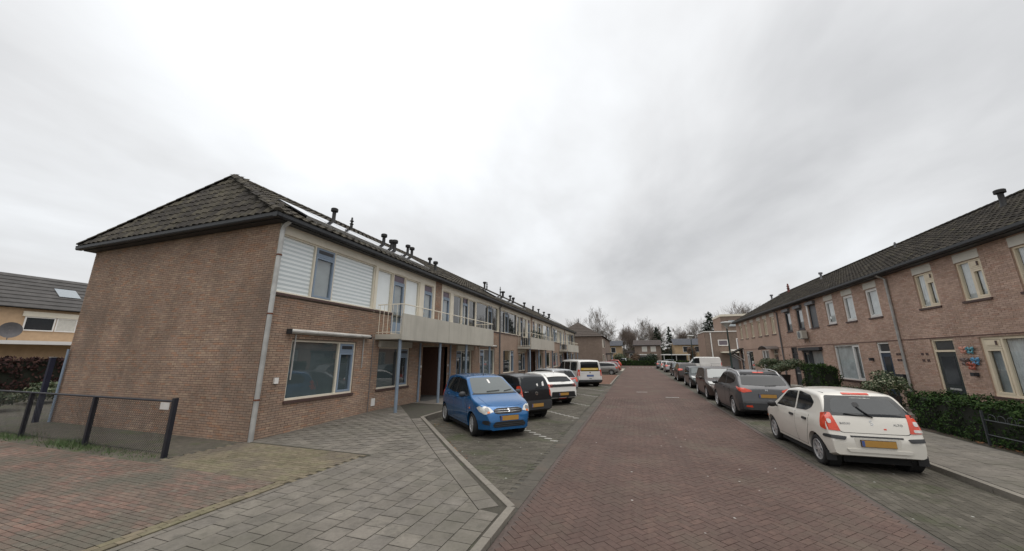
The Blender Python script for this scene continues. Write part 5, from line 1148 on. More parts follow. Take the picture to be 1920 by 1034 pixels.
    for _ in range(34000):
        x = rg.uniform(-50, 75); y = rg.uniform(146, 175); z = abs(rg.gauss(0, 4.2)) * (.8 + .3 * math.sin(x * .31)); d = Vector((rg.gauss(0, .35), rg.gauss(0, .2), 1)).normalized() * rg.uniform(.6, 1.6); w = Vector((rg.uniform(.018, .04), 0, 0)); p = Vector((x, y, z)); mb.quad(p - w, p + w, p + d + w * .3, p + d - w * .3, r=rg.random())
    tag(mb.build('woodland', M('wood_brush', (0.13, 0.105, 0.085), .95, .3, 3, spec=.1, palette=[(0.12, 0.095, 0.078), (0.15, 0.12, 0.098), (0.10, 0.085, 0.068), (0.10, 0.095, 0.06)]), rnd=True), 'brown winter undergrowth of the wood behind the far houses', 'woodland', kind='stuff')

# ------------------------------------------------------------------ vehicles
m_carglass = M('car_glass', (0.010, 0.012, 0.014), 0.04, 0.05, 2, spec=0.35, local=True)
m_carglasslt = M('car_windscreen', (0.075, 0.088, 0.085), 0.05, 0.1, 2, coat=0.6, spec=0.6, local=True)
m_tyre = M('tyre_rubber', (0.016, 0.015, 0.015), 0.85, 0.2, 15, local=True)
m_rim = M('alloy_rim', (0.52, 0.52, 0.52), 0.35, 0.15, 10, metal=0.6, local=True)
m_rimdk = M('brake_dark', (0.02, 0.02, 0.021), 0.7, local=True)
m_tail = M('tail_light_red', (0.56, 0.055, 0.022), 0.2, 0.25, 12, coat=0.4, local=True)
m_tailw = M('lamp_clear', (0.55, 0.53, 0.50), 0.12, 0.2, 20, coat=0.8, local=True)
m_head = M('headlight_glass', (0.50, 0.50, 0.47), 0.1, 0.35, 9, coat=1.0, local=True)
m_headdk = M('headlight_inner', (0.12, 0.12, 0.12), 0.15, 0.3, 9, coat=1.0, local=True)
m_plate = M('yellow_plate', (0.40, 0.215, 0.045), 0.6, 0.05, 10, local=True)
m_platebl = M('plate_blue_band', (0.05, 0.09, 0.25), 0.5, local=True)
m_chrome = M('chrome', (0.6, 0.6, 0.6), 0.15, 0.05, 5, metal=1.0, local=True)
m_plastic = M('grey_plastic', (0.035, 0.036, 0.038), 0.6, 0.15, 30, local=True)
m_gap = M('panel_gap', (0.006, 0.006, 0.006), 0.9, local=True)
m_orange = M('amber_lens', (0.6, 0.14, 0.02), 0.2, local=True)
def paint(name, col, metal=0.0, rough=0.3): return M(name, col, rough, 0.03, 1.5, 0.04, 0.8, coat=0.7 if max(col) > .1 else .35, spec=0.5 if max(col) > .1 else .3, metal=metal, local=True)

def prof(pts, xs, win=0.09):
    px = np.array([p[0] for p in pts]); pz = np.array([p[1] for p in pts]); g = np.arange(px[0] - .5, px[-1] + .5, 0.01); z = np.interp(g, px, pz)
    if win > 0.015:
        k = max(3, int(win / .01) | 1); ker = np.hanning(k + 2)[1:-1]; ker /= ker.sum()
        zz = np.convolve(np.pad(z, k, mode='edge'), ker, 'same')[k:-k]; z = zz
    return np.interp(xs, g, z)
def rounded(pts, r, n=3):
    out = []; k = len(pts)
    for i in range(k):
        p0, p, p1 = Vector(pts[i - 1]), Vector(pts[i]), Vector(pts[(i + 1) % k]); a = (p0 - p); b = (p1 - p)
        ra = min(r, a.length * .45); rb = min(r, b.length * .45); a = p + a.normalized() * ra; b = p + b.normalized() * rb
        for j in range(n + 1):
            t = j / n; out.append(tuple(a * (1 - t) ** 2 + p * 2 * t * (1 - t) + b * t * t))
    return out
def clipx(poly, lo, hi):
    def cut(P, f, g):
        o = []
        for i in range(len(P)):
            a, b = P[i - 1], P[i]; ia, ib = f(a), f(b)
            if ia != ib:
                t = (g - a[0]) / (b[0] - a[0]); o.append((g, a[1] + t * (b[1] - a[1])))
            if ib: o.append(b)
        return o
    P = cut(poly, lambda p: p[0] >= lo, lo)
    return cut(P, lambda p: p[0] <= hi, hi) if P else P
class Car:
    def __init__(s, name, label, cat, spec, pt, loc, heading, group=None, grid=0.07):
        s.sp = spec; L, W, H = spec['dim']; s.L, s.W, s.H = L, W, H; s.grid = grid; s.pt = pt
        s.T = thing(name, label, cat, loc, heading, group, local=True); s.maxd = 2.2
        s.loft(); s.body = None
        me = bpy.data.meshes.new('body'); me.from_pydata(s.V.tolist(), [], s.F); me.update()
        s.bvh = BVHTree.FromPolygons([Vector(v) for v in s.V.tolist()], s.F)
        me = s.cut_arches(me); me.materials.clear(); me.materials.append(pt)
        me.shade_smooth(); me.set_sharp_from_angle(angle=R(38))
        s.body = link('body', me, None, s.T); s.under(); s.wheels()
    def loft(s):
        sp = s.sp; L, W, H = s.L, s.W, s.H
        e = [0, .008, .02, .04, .07, .11, .16, .22]
        xs = sorted(set([-L / 2 + q for q in e] + [L / 2 - q for q in e] + list(np.arange(-L / 2 + .28, L / 2 - .25, .075))))
        xs = np.array(xs); zt = prof(sp['top'], xs, sp.get('win', .09))
        zb = prof(sp.get('bot', [(-L / 2, .34), (-L / 2 + .35, .22), (L / 2 - .35, .20), (L / 2, .26)]), xs, .1)
        zg = np.arange(0, H + .5, .01); sw = prof(sp.get('side', [(0, .90), (.25, .94), (.45, .985), (.62, 1.0), (.80, .985), (sp['belt'] - .03, .955), (sp['belt'] + .02, .92), (H - .05, sp.get('roofw', .72)), (H + .3, sp.get('roofw', .72) - .1)]), zg, .07)
        fx, fa, rx, ra = sp.get('plan', (.75, .22, .55, .16)); rings = []
        er = sp.get('edge', .07)
        for x, t, b in zip(xs, zt, zb):
            p = 1.0
            q = (x - (L / 2 - fx)) / fx
            if q > 0: p -= fa * q ** 2.6
            q = (-x - (L / 2 - rx)) / rx
            if q > 0: p -= ra * q ** 2.6
            hw = lambda z: W / 2 * p * float(np.interp(z, zg, sw))
            cr = sp.get('crown', .035) * min(1.0, (t - b) / .5); te = t - cr; r = min(er, (te - b) * .3)
            pts = [(0, b), (hw(b) * .5, b), (hw(b) - .05, b)]
            for z in np.linspace(b + .03, te - r, 20): pts.append((hw(z), z))
            h1 = hw(te - r)
            for an in (25, 50, 72): pts.append((h1 - r * (1 - math.cos(R(an))) * .9, te - r + r * math.sin(R(an))))
            y1 = pts[-1][0]; z1 = pts[-1][1]
            for k in range(1, 7):
                y = y1 * (1 - k / 6); pts.append((y, z1 + (t - z1) * (1 - (y / y1) ** 2)))
            rings.append([(x, y, z) for y, z in pts] + [(x, -y, z) for y, z in reversed(pts[1:-1])])
        n = len(rings[0]); s.V = np.array([q for r_ in rings for q in r_]); F = []
        for i in range(len(rings) - 1):
            for k in range(n): F.append((i * n + k, (i + 1) * n + k, (i + 1) * n + (k + 1) % n, i * n + (k + 1) % n))
        F.append(tuple(range(n))); F.append(tuple(reversed(range((len(rings) - 1) * n, len(rings) * n)))); s.F = F
    def cut_arches(s, me):
        sp = s.sp; r = sp['tyre'] + .045; tmp = bpy.data.objects.new('tmp_body', me); COL.objects.link(tmp); cut = []
        bm = bmesh.new()
        for ax in sp['axles']:
            for sg in (-1, 1):
                m = Matrix.Translation((ax, sg * (s.W / 2 - .02), sp['tyre'] + .01)) @ Matrix.Rotation(R(90), 4, 'X')
                bmesh.ops.create_cone(bm, cap_ends=True, segments=28, radius1=r, radius2=r, depth=.52, matrix=m)
        cm = bpy.data.meshes.new('tmp_cut'); bm.to_mesh(cm); bm.free(); co = bpy.data.objects.new('tmp_cut', cm); COL.objects.link(co)
        md = tmp.modifiers.new('b', 'BOOLEAN'); md.operation = 'DIFFERENCE'; md.object = co; md.solver = 'EXACT'
        dg = bpy.context.evaluated_depsgraph_get(); dg.update(); ev = tmp.evaluated_get(dg); out = bpy.data.meshes.new_from_object(ev)
        bpy.data.objects.remove(tmp); bpy.data.objects.remove(co); bpy.data.meshes.remove(cm)
        return out
    def under(s):
        sp = s.sp; mb = MB(); t = sp['tyre']
        for ax in sp['axles']:
            for sg in (-1, 1):      # dark wheel wells
                mb = MB(); y = sg * (s.W / 2 - .285); mb.lathe([(.001, 0), (t + .044, 0)], (ax, y, t + .01), 'Y', 24)
                mb.lathe([(t + .043, 0), (t + .043, sg * .20)], (ax, y, t + .01), 'Y', 24); mb.build('wheel_well', m_gap, s.T)
        MB().box(sp['axles'][1] + t + .1, sp['axles'][0] - t - .1, -s.W / 2 + .08, s.W / 2 - .08, .13, .23).box(sp['axles'][1] - t - .05, sp['axles'][0] + t + .05, -s.W / 2 + .3, s.W / 2 - .3, .15, .3).box(-s.L / 2 + .3, -s.L / 2 + .9, -.35, .1, .17, .3).build('underbody', m_gap, s.T)  # first box made wide and low to deepen the shade under the car
    def wheels(s):
        sp = s.sp; t = sp['tyre']; st = sp.get('rim', 'alloy')
        for ax in sp['axles']:
            for sg in (-1, 1):
                w = link('wheel', tyre_mesh(), None, s.T); w.location = (ax, sg * (s.W / 2 - .115), t); w.scale = (t / .3,) * 3
                a = sp.get('steer', 0) if ax == sp['axles'][0] else 0
                w.rotation_euler = (0, random.uniform(0, 6), (0 if sg > 0 else math.pi) + a); w.rotation_mode = 'YXZ'
                w.rotation_mode = 'XYZ'; w.rotation_euler = (0, 0, (0 if sg > 0 else math.pi) + a)
                for nm, me in rim_meshes(st): o = link(nm, me, None, w); o.rotation_euler = (0, random.uniform(0, 6.28), 0)
    def cast(s, ax, a, b):
        if ax in 'FB':      # stay on the nose or tail: step in from the rounded corner instead of running along the flank
            sg = 1 if ax == 'F' else -1
            for k in range(16):
                h = s.bvh.ray_cast(Vector((sg * 6, a * (1 - .015 * k), b)), Vector((-sg, 0, 0)))
                if h[0] is not None and s.L / 2 - sg * h[0].x < s.maxd and (abs(h[1].x) > .16):
                    n = h[1] if h[1].x * sg > 0 else -h[1]; return h[0], n
        if ax == 'L': o, d = Vector((a, 3, b)), Vector((0, -1, 0))
        elif ax == 'R': o, d = Vector((a, -3, b)), Vector((0, 1, 0))
        elif ax == 'F': o, d = Vector((6, a, b)), Vector((-1, 0, 0))
        elif ax == 'B': o, d = Vector((-6, a, b)), Vector((1, 0, 0))
        else: o, d = Vector((a, b, 4)), Vector((0, 0, -1))
        h = s.bvh.ray_cast(o, d)
        if h[0] is None:
            far = o + d * (3 - s.W * .45 if ax in 'LR' else 6 - s.L * .47 if ax in 'FB' else 3)
            h = s.bvh.find_nearest(far)
        n = h[1]
        if n.dot(d) > 0: n = -n
        return h[0], n
    def patch(s, polys, name, mat, off=.006, r=0.0, par=None, smooth=True):
        s.maxd = {'windscreen': 2.2, 'cowl': 1.5, 'rear_window': .95, 'window_inner': .95, 'headlight': .55, 'sticker': .9, 'mirror_inside': 2.0}.get(name, .40)
        """polys = [(axis, [(a,b)...])]: panels that hug the body surface, standing off by `off`"""
        mb = MB()
        for ax, P in polys:
            if r: P = rounded(P, r)
            bm = bmesh.new(); vs = [bm.verts.new((p[0], p[1], 0)) for p in P]
            f = bm.faces.new(vs); bmesh.ops.triangulate(bm, faces=[f])
            for d, (lo, hi) in enumerate(((min(p[0] for p in P), max(p[0] for p in P)), (min(p[1] for p in P), max(p[1] for p in P)))):
                n = int((hi - lo) / s.grid)
                for k in range(1, n + 1):
                    c = lo + (hi - lo) * k / (n + 1); bmesh.ops.bisect_plane(bm, geom=bm.verts[:] + bm.edges[:] + bm.faces[:], plane_co=(c, 0, 0) if d == 0 else (0, c, 0), plane_no=(1, 0, 0) if d == 0 else (0, 1, 0))
            bm.verts.index_update(); q = [s.cast(ax, v.co.x, v.co.y) for v in bm.verts]
            vv = [p + n * off for p, n in q]; base = len(vv); fs = []
            flip = ax in 'LBT'
            for f in bm.faces:
                ids = [v.index for v in f.verts]; nn = (vv[ids[1]] - vv[ids[0]]).cross(vv[ids[2]] - vv[ids[0]])
                fs.append(tuple(ids) if nn.dot(q[ids[0]][1]) > 0 else tuple(reversed(ids)))
            low = {}
            for e in bm.edges:
                if len(e.link_faces) == 1:
                    for v in e.verts:
                        if v.index not in low: low[v.index] = len(vv); vv.append(q[v.index][0] - q[v.index][1] * .004)
                    a, b = e.verts[0].index, e.verts[1].index; fs.append((a, b, low[b], low[a]))
            bm.free(); mb.raw(vv, fs)
        o = mb.build(name, mat, par or s.T, smooth=smooth); o.data.set_sharp_from_angle(angle=R(45)); return o
    def both(s, poly, name, mat, **kw):
        return s.patch([('L', poly)], name, mat, **kw), s.patch([('R', poly)], name, mat, **kw)
    def sym(s, ax, poly, name, mat, **kw):      # a lamp on each side of the nose or tail
        return s.patch([(ax, poly)], name, mat, **kw), s.patch([(ax, [(-a, b) for a, b in poly])], name, mat, **kw)
    def glass(s, dlo, cuts, mat=None):
        for lo, hi in cuts:
            P = clipx(dlo, lo, hi)
            if len(P) > 2: s.both(P, 'side_window', mat or m_carglass, off=.004, r=.04)
    def doors(s, ds, handle_z, hm=None, sill=.30, belt=None):
        belt = belt or s.sp['belt'] - .035
        for (x0, x1, notch) in ds:     # x0 rear edge, x1 front edge; notch clears the rear arch
            P = [(x1, sill), (x1, belt), (x0, belt)] + ([(x0, sill + .42), (x0 + notch, sill)] if notch else [(x0, sill)])
            G = [(a + (.009 if a == x1 else -.009 if a == x0 else 0), b + (-.008 if b == sill else 0)) for a, b in P]
            for ax in 'LR':
                s.patch([(ax, G)], 'door_gap', m_gap, off=.0015); d = s.patch([(ax, P)], 'door', s.pt, off=.005, r=.03)
                s.patch([(ax, [(x0 + .06, handle_z - .025), (x0 + .24, handle_z - .025), (x0 + .24, handle_z + .025), (x0 + .06, handle_z + .025)])], 'handle', hm or s.pt, off=.03, r=.02, par=d)
    def mirror(s, x, z, mat=None, base=None):
        for sg in (-1, 1):
            mb = MB(); y = sg * (s.W / 2 + .085); k = 10
            pr = [(-.001, .6)] ; rows = []
            for i in range(7):
                t = -1 + 2 * i / 6; w = math.sqrt(max(0, 1 - abs(t) ** 2.6)); rows.append((t * .105, max(.02, w)))
            b = len(mb.v)
            for (dy, w) in rows:
                for j in range(k):
                    an = 2 * math.pi * j / k; mb.v.append((x + .055 * w * math.cos(an) - .01, y + dy, z + .075 * w * math.sin(an) + .02)); mb.r.append(0)
            for i in range(6):
                for j in range(k): mb.f.append((b + i * k + j, b + i * k + (j + 1) % k, b + (i + 1) * k + (j + 1) % k, b + (i + 1) * k + j)); mb.mi.append(0)
            o = mb.build('mirror', mat or s.pt, s.T, smooth=True)
            MB().tube([(x + .02, sg * (s.W / 2 - .09), z - .05), (x, y - sg * .06, z)], .025, 6).build('mirror_arm', m_black, o)
    def plate(s, ax, z, w=.52, h=.11, off=.02, y=0.0, fade=None):
        p, n = s.cast(ax, y, z); sg = 1 if ax == 'F' else -1; mb = MB(); x = p.x + sg * off
        o = MB().box(min(x, x + sg * .012), max(x, x + sg * .012), y - w / 2, y + w / 2, z - h / 2, z + h / 2).build('number_plate', fade or m_plate, s.T)
        a = y + (w / 2 if sg < 0 else -w / 2) ; b = a + (-.045 if sg < 0 else .045)
        MB().box(x + sg * .012 - .001, x + sg * .0135 + .001, min(a, b), max(a, b), z - h / 2 + .004, z + h / 2 - .004).build('plate_band', m_platebl, o)
        MB().box(min(p.x - sg * .05, x), max(p.x - sg * .05, x), y - w / 2 - .008, y + w / 2 + .008, z - h / 2 - .008, z + h / 2 + .008).build('plate_holder', m_black, o)
    def bar(s, ax, pts, rad, name, mat, off=.01):
        s.maxd = 2.2; P = [s.cast(ax, a, b) for a, b in pts]; return MB().tube([p + n * off for p, n in P], rad, 6).build(name, mat, s.T, smooth=True)
    def text(s, body, ax, y, z, size, mat, name='badge', off=.008):
        p, n = s.cast(ax, y, z); cu = bpy.data.curves.new('t', 'FONT'); cu.body = body; cu.size = size; cu.extrude = .002; cu.align_x = 'CENTER'; cu.align_y = 'CENTER'
        tmp = bpy.data.objects.new('t', cu); COL.objects.link(tmp); dg = bpy.context.evaluated_depsgraph_get(); me = bpy.data.meshes.new_from_object(tmp.evaluated_get(dg)); bpy.data.objects.remove(tmp)
        o = link(name, me, None, s.T); me.materials.clear(); me.materials.append(mat)
        right = Vector((0, 1, 0)) if ax == 'F' else Vector((0, -1, 0)); nn = (n - right * n.dot(right)).normalized(); upv = nn.cross(right)
        o.matrix_local = frame(right, upv, nn, p + nn * off)
    def antenna(s, x, h=.25, lean=-.12):
        p, n = s.cast('T', x, 0); MB().tube([p, p + Vector((lean, 0, h))], [.012, .004], 6).build('antenna', m_black, s.T)
    def wiper(s, ax, a, b, rad=.009): s.bar(ax, [a, ((a[0] + b[0]) / 2, (a[1] + b[1]) / 2), b], rad, 'wiper', m_black, .022)
_TY = {}
def tyre_mesh():
    if 't' not in _TY:
        me = MB().lathe([(.195, -.075), (.21, -.088), (.27, -.095), (.292, -.08), (.30, -.06), (.30, .06), (.292, .08), (.27, .095), (.21, .088), (.195, .075), (.195, -.075)], (0, 0, 0), 'Y', 36).mesh('tyre'); me.materials.append(m_tyre); me.shade_smooth(); _TY['t'] = me
    return _TY['t']
def rim_meshes(st):
    if st in _TY: return _TY[st]
    n, w = {'alloy': (5, .05), 'alloy10': (10, .026), 'hub': (7, .05), 'dark': (5, .05), 'van': (6, .06)}[st]
    rg = MB().lathe([(.208, .086), (.204, .092), (.19, .088), (.186, .06), (.186, -.05)], (0, 0, 0), 'Y', 32); rg.lathe([(.002, .082), (.045, .08), (.055, .07), (.06, .05)], (0, 0, 0), 'Y', 16)
    for k in range(n):
        a = 2 * math.pi * k / n; c, s_ = math.cos(a), math.sin(a); U = Vector((c, 0, s_)); W = Vector((-s_, 0, c))
        vs = []
        for (rr, hw, y) in ((.03, w * .55, .078), (.12, w * .42, .074), (.192, w * .62, .078)):
            for q in (-1, 1): vs.append(U * rr + W * hw * q + Y_ * y)
            for q in (1, -1): vs.append(U * rr + W * hw * q * 1.1 + Y_ * (y - .03))
        fs = []
        for i in range(2):
            for j in range(4): fs.append((i * 4 + j, i * 4 + (j + 1) % 4, i * 4 + 4 + (j + 1) % 4, i * 4 + 4 + j))
        rg.raw(vs, fs)
    r = rg.mesh('rim_' + st); r.materials.append(m_rim if st != 'dark' else m_rimdk); r.shade_smooth(); r.set_sharp_from_angle(angle=R(35))
    d = MB().lathe([(.001, .03), (.187, .03)], (0, 0, 0), 'Y', 24).mesh('brake_' + st); d.materials.append(m_rimdk)
    _TY[st] = [('rim', r), ('brake_disc', d)]; return _TY[st]

HATCH = lambda L, H, belt, nose=.9, slope=.30: [(-L / 2, .55), (-L / 2 + .03, .68), (-L / 2 + .07, .86), (-L / 2 + .15, belt + .03), (-L / 2 + .15 + slope, H - .09), (-L / 2 + .32 + slope, H - .03), (-L * .12, H), (L * .03, H - .02), (L * .10, H - .08), (L * .10 + .78, belt + .02), (L * .10 + .92, belt - .03), (L / 2 - .35, belt - .16), (L / 2 - .1, belt - .30), (L / 2 - .02, .55), (L / 2, .45)]
def std_dlo(L, H, belt, kick=.06):
    x1 = L * .10 + .62; return [(x1, belt + .01), (L * .10 + .02, H - .13), (-L * .1, H - .105), (-L / 2 + .66, H - .16), (-L / 2 + .44, belt + .16 + kick), (-L / 2 + .62, belt + kick * .6), (-L * .1, belt + .015)]

def white_hatch():
    L, W, H = 3.57, 1.62, 1.47
    sp = dict(dim=(L, W, H), belt=.93, tyre=.285, axles=(1.07, -1.29), rim='hub', roofw=.735, plan=(.8, .22, .6, .13),
              top=[(-1.785, .60), (-1.765, .66), (-1.73, .80), (-1.66, .99), (-1.40, 1.37), (-1.27, 1.425), (-.8, 1.465), (-.2, 1.465), (.2, 1.41), (.92, .98), (1.05, .93), (1.5, .80), (1.70, .66), (1.77, .52), (1.785, .42)],
              bot=[(-1.785, .31), (-1.6, .25), (-1.3, .22), (1.4, .19), (1.785, .26)])
    pt = paint('white_car_paint', (0.62, 0.59, 0.53), rough=.3)
    c = Car('parked_car', 'small white hatchback seen from behind, nearest car on the right', 'car', sp, pt, (4.23, 10.86, 0.0), R(90.8), 'cars parked along the right kerb')
    dlo = [(.70, .94), (.16, 1.335), (-.5, 1.375), (-.98, 1.325), (-1.20, 1.20), (-1.13, 1.08), (-.92, 1.0), (-.45, .975)]
    c.glass(dlo, [(-.36, 2), (-2, -.44)])
    c.doors([(-.42, .62, 0), (-1.08, -.435, .22)], .83, m_black, belt=.925)
    c.patch([('B', [(.70, 1.0), (.545, 1.36), (-.545, 1.36), (-.70, 1.0)])], 'rear_window', m_carglass, off=.005, r=.04)
    c.patch([('B', [(.58, 1.045), (.47, 1.315), (-.47, 1.315), (-.58, 1.045)])], 'window_inner', M('car_glass_lighter', (.032, .037, .04), .05, spec=.35, local=True), off=.0065, r=.1)
    c.patch([('B', [(.63, .985), (.54, .70), (-.54, .70), (-.63, .985)])], 'tailgate_gap', m_gap, off=.0012, r=.06)
    c.patch([('B', [(.62, .985), (.53, .708), (-.53, .708), (-.62, .985)])], 'tailgate', pt, off=.005, r=.06)
    for sg in (1, -1):
        f = lambda P: [(sg * a, b) for a, b in P]
        tl = c.patch([('B', f([(.595, 1.05), (.70, 1.04), (.76, .74), (.53, .725)])), ('L' if sg > 0 else 'R', [(-1.70, .74), (-1.57, .76), (-1.50, 1.03), (-1.60, 1.04)])], 'tail_light', m_tail, off=.013, r=.02)
        c.patch([('B', f([(.635, .935), (.70, .935), (.70, .855), (.635, .855)]))], 'lamp_lens', m_tailw, off=.018, r=.035, par=tl)
        if sg < 0: c.patch([('B', f([(.60, .80), (.73, .80), (.74, .75), (.60, .75)]))], 'reversing_lens', m_tailw, off=.018, r=.02, par=tl)
        c.patch([('B', f([(.46, .635), (.76, .66), (.77, .60), (.50, .575)]))], 'bumper_strip', m_plastic, off=.014, r=.02)
        MB().box(-1.63, -1.61, sg * .70 - .08, sg * .70 + .08, .16, .34).build('mud_flap', m_black, c.T)
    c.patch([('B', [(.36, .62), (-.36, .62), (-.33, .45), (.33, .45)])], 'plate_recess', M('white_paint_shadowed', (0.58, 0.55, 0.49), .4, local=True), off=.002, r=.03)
    c.plate('B', .53); c.patch([('B', [(.40, .655), (-.40, .655), (-.40, .63), (.40, .63)])], 'tailgate_handle', m_black, off=.012)
    c.patch([('B', [(.50, .425), (-.50, .425), (-.46, .37), (.46, .37)])], 'bumper_lip', pt, off=.02, r=.02)
    c.patch([('B', [(.22, 1.405), (-.22, 1.405), (-.22, 1.38), (.22, 1.38)])], 'brake_light', m_tail, off=.014)
    c.wiper('B', (-.02, .99), (.38, 1.03)); c.bar('B', [(-.05, .97), (.06, 1.08), (.12, 1.16)], .012, 'wiper_arm', m_black, .025)
    c.patch([('B', [(.16, 1.24), (.06, 1.24), (.06, 1.15), (.16, 1.15)])], 'sticker', m_black, off=.012, r=.04)
    c.text('S', 'B', 0, .885, .13, m_chrome); c.text('SUZUKI', 'B', .42, .865, .05, m_zincdk); c.text('ALTO', 'B', -.40, .865, .055, m_zincdk); c.patch([('B', [(-.16, .80), (-.20, .80), (-.20, .775), (-.16, .775)])], 'sticker', m_tail, off=.009)
    c.mirror(.62, .93, m_black)
    c.bar('T', [(-1.25, .50), (-.4, .53), (.1, .52)], .008, 'roof_strip', m_black, .003); c.bar('T', [(-1.25, -.50), (-.4, -.53), (.1, -.52)], .008, 'roof_strip', m_black, .003)
    c.patch([('F', [(.62, 1.02), (.52, 1.36), (-.52, 1.36), (-.62, 1.02)])], 'windscreen', m_carglasslt, off=.005, r=.04)
    c.sym('F', [(.45, .60), (.70, .62), (.69, .72), (.52, .72)], 'headlight', m_head, off=.012)
    c.both([(1.62, .52), (1.40, .55), (1.40, .60), (1.62, .58)], 'indicator', m_orange)
    return c
def blue_hatch():
    L, W, H = 3.6, 1.62, 1.53
    sp = dict(dim=(L, W, H), belt=.97, tyre=.285, axles=(1.08, -1.345), rim='alloy10', roofw=.74, plan=(.85, .30, .55, .13), steer=R(-8),
              top=[(-1.8, .55), (-1.78, .72), (-1.74, .98), (-1.52, 1.36), (-1.38, 1.47), (-.9, 1.53), (-.3, 1.53), (.12, 1.475), (.95, 1.02), (1.08, .975), (1.45, .875), (1.66, .76), (1.76, .62), (1.8, .48), (1.8, .36)],
              bot=[(-1.8, .34), (-1.45, .22), (1.4, .18), (1.8, .22)])
    pt = paint('blue_car_paint', (0.008, 0.098, 0.265), metal=.38, rough=.2)
    c = Car('parked_car', 'bright blue small hatchback parked nose out, nearest car on the left', 'car', sp, pt, (-4.72, 10.99, 0.0), R(-43.7), 'cars parked in the left bays'); c.T.scale = (1.045,) * 3
    dlo = [(.80, .985), (.20, 1.385), (-.5, 1.43), (-1.15, 1.385), (-1.36, 1.24), (-1.30, 1.06), (-.6, 1.0)]
    c.glass(dlo, [(-.33, 2), (-2, -.40)]); c.both(clipx(dlo, -.42, -.31), 'pillar_trim', m_black, off=.003)
    c.doors([(-.38, .74, 0), (-1.16, -.395, .24)], .90)
    c.patch([('F', [(.665, 1.045), (.525, 1.43), (-.525, 1.43), (-.665, 1.045)])], 'windscreen', m_carglasslt, off=.006, r=.07)
    c.patch([('F', [(.70, 1.02), (.66, 1.05), (-.66, 1.05), (-.70, 1.02)])], 'cowl', m_black, off=.004)
    for sg in (1, -1):
        f = lambda P: [(sg * a, b) for a, b in P]
        hl = c.patch([('F', f([(.42, .655), (.66, .60), (.72, .66), (.71, .755), (.62, .785), (.50, .745)])), ('L' if sg > 0 else 'R', [(1.64, .62), (1.50, .655), (1.38, .745), (1.48, .79), (1.62, .73)])], 'headlight', m_head, off=.012, r=.02)
        c.patch([('F', f([(.52, .67), (.63, .66), (.65, .74), (.55, .76)]))], 'reflector', m_headdk, off=.016, r=.04, par=hl)
        c.patch([('F', f([(.53, .63), (.60, .62), (.60, .665), (.53, .67)]))], 'indicator', m_orange, off=.016, r=.02, par=hl)
        c.patch([('F', f([(.54, .46), (.68, .45), (.68, .36), (.54, .34)]))], 'fog_recess', m_black, off=.004, r=.045)
    g = c.patch([('F', [(.42, .70), (.40, .625), (.30, .60), (-.30, .60), (-.40, .625), (-.42, .70), (-.30, .735), (.30, .735)])], 'grille', m_black, off=.008, r=.02)
    for z in (.64, .685): c.bar('F', [(.40, z), (.2, z), (0, z), (-.2, z), (-.40, z)], .007, 'grille_bar', m_chrome, .018)
    c.text('S', 'F', 0, .665, .14, m_chrome, off=.026)
    c.patch([('F', [(.48, .34), (.40, .42), (-.40, .42), (-.48, .34), (-.44, .285), (.44, .285)])], 'lower_grille', m_black, off=.006, r=.03)
    for z in (.32, .36): c.bar('F', [(.42, z), (0, z), (-.42, z)], .006, 'grille_slat', m_plastic, .012)
    c.plate('F', .50, off=.015)
    c.patch([('T', [(1.02, .60), (1.55, .52), (1.62, .3), (1.65, 0), (1.62, -.3), (1.55, -.52), (1.02, -.60)])], 'bonnet', pt, off=.005, r=.05)
    c.wiper('F', (.30, 1.07), (.58, 1.10)); c.wiper('F', (-.25, 1.07), (.16, 1.09)); c.mirror(.62, 1.0, m_plastic); c.antenna(.02, .16)
    c.both([(1.0, .68), (.94, .68), (.94, .72), (1.0, .72)], 'side_repeater', m_orange, off=.01)
    c.patch([('F', [(.03, 1.38), (-.03, 1.38), (-.03, 1.28), (.03, 1.28)])], 'mirror_inside', m_white, off=.008, r=.02)
    c.sym('B', [(.62, .80), (.76, .80), (.74, 1.15), (.66, 1.15)], 'tail_light', m_tail, off=.012)
    c.patch([('B', [(.62, 1.02), (.5, 1.38), (-.5, 1.38), (-.62, 1.02)])], 'rear_window', m_carglass, off=.005, r=.05)
    return c
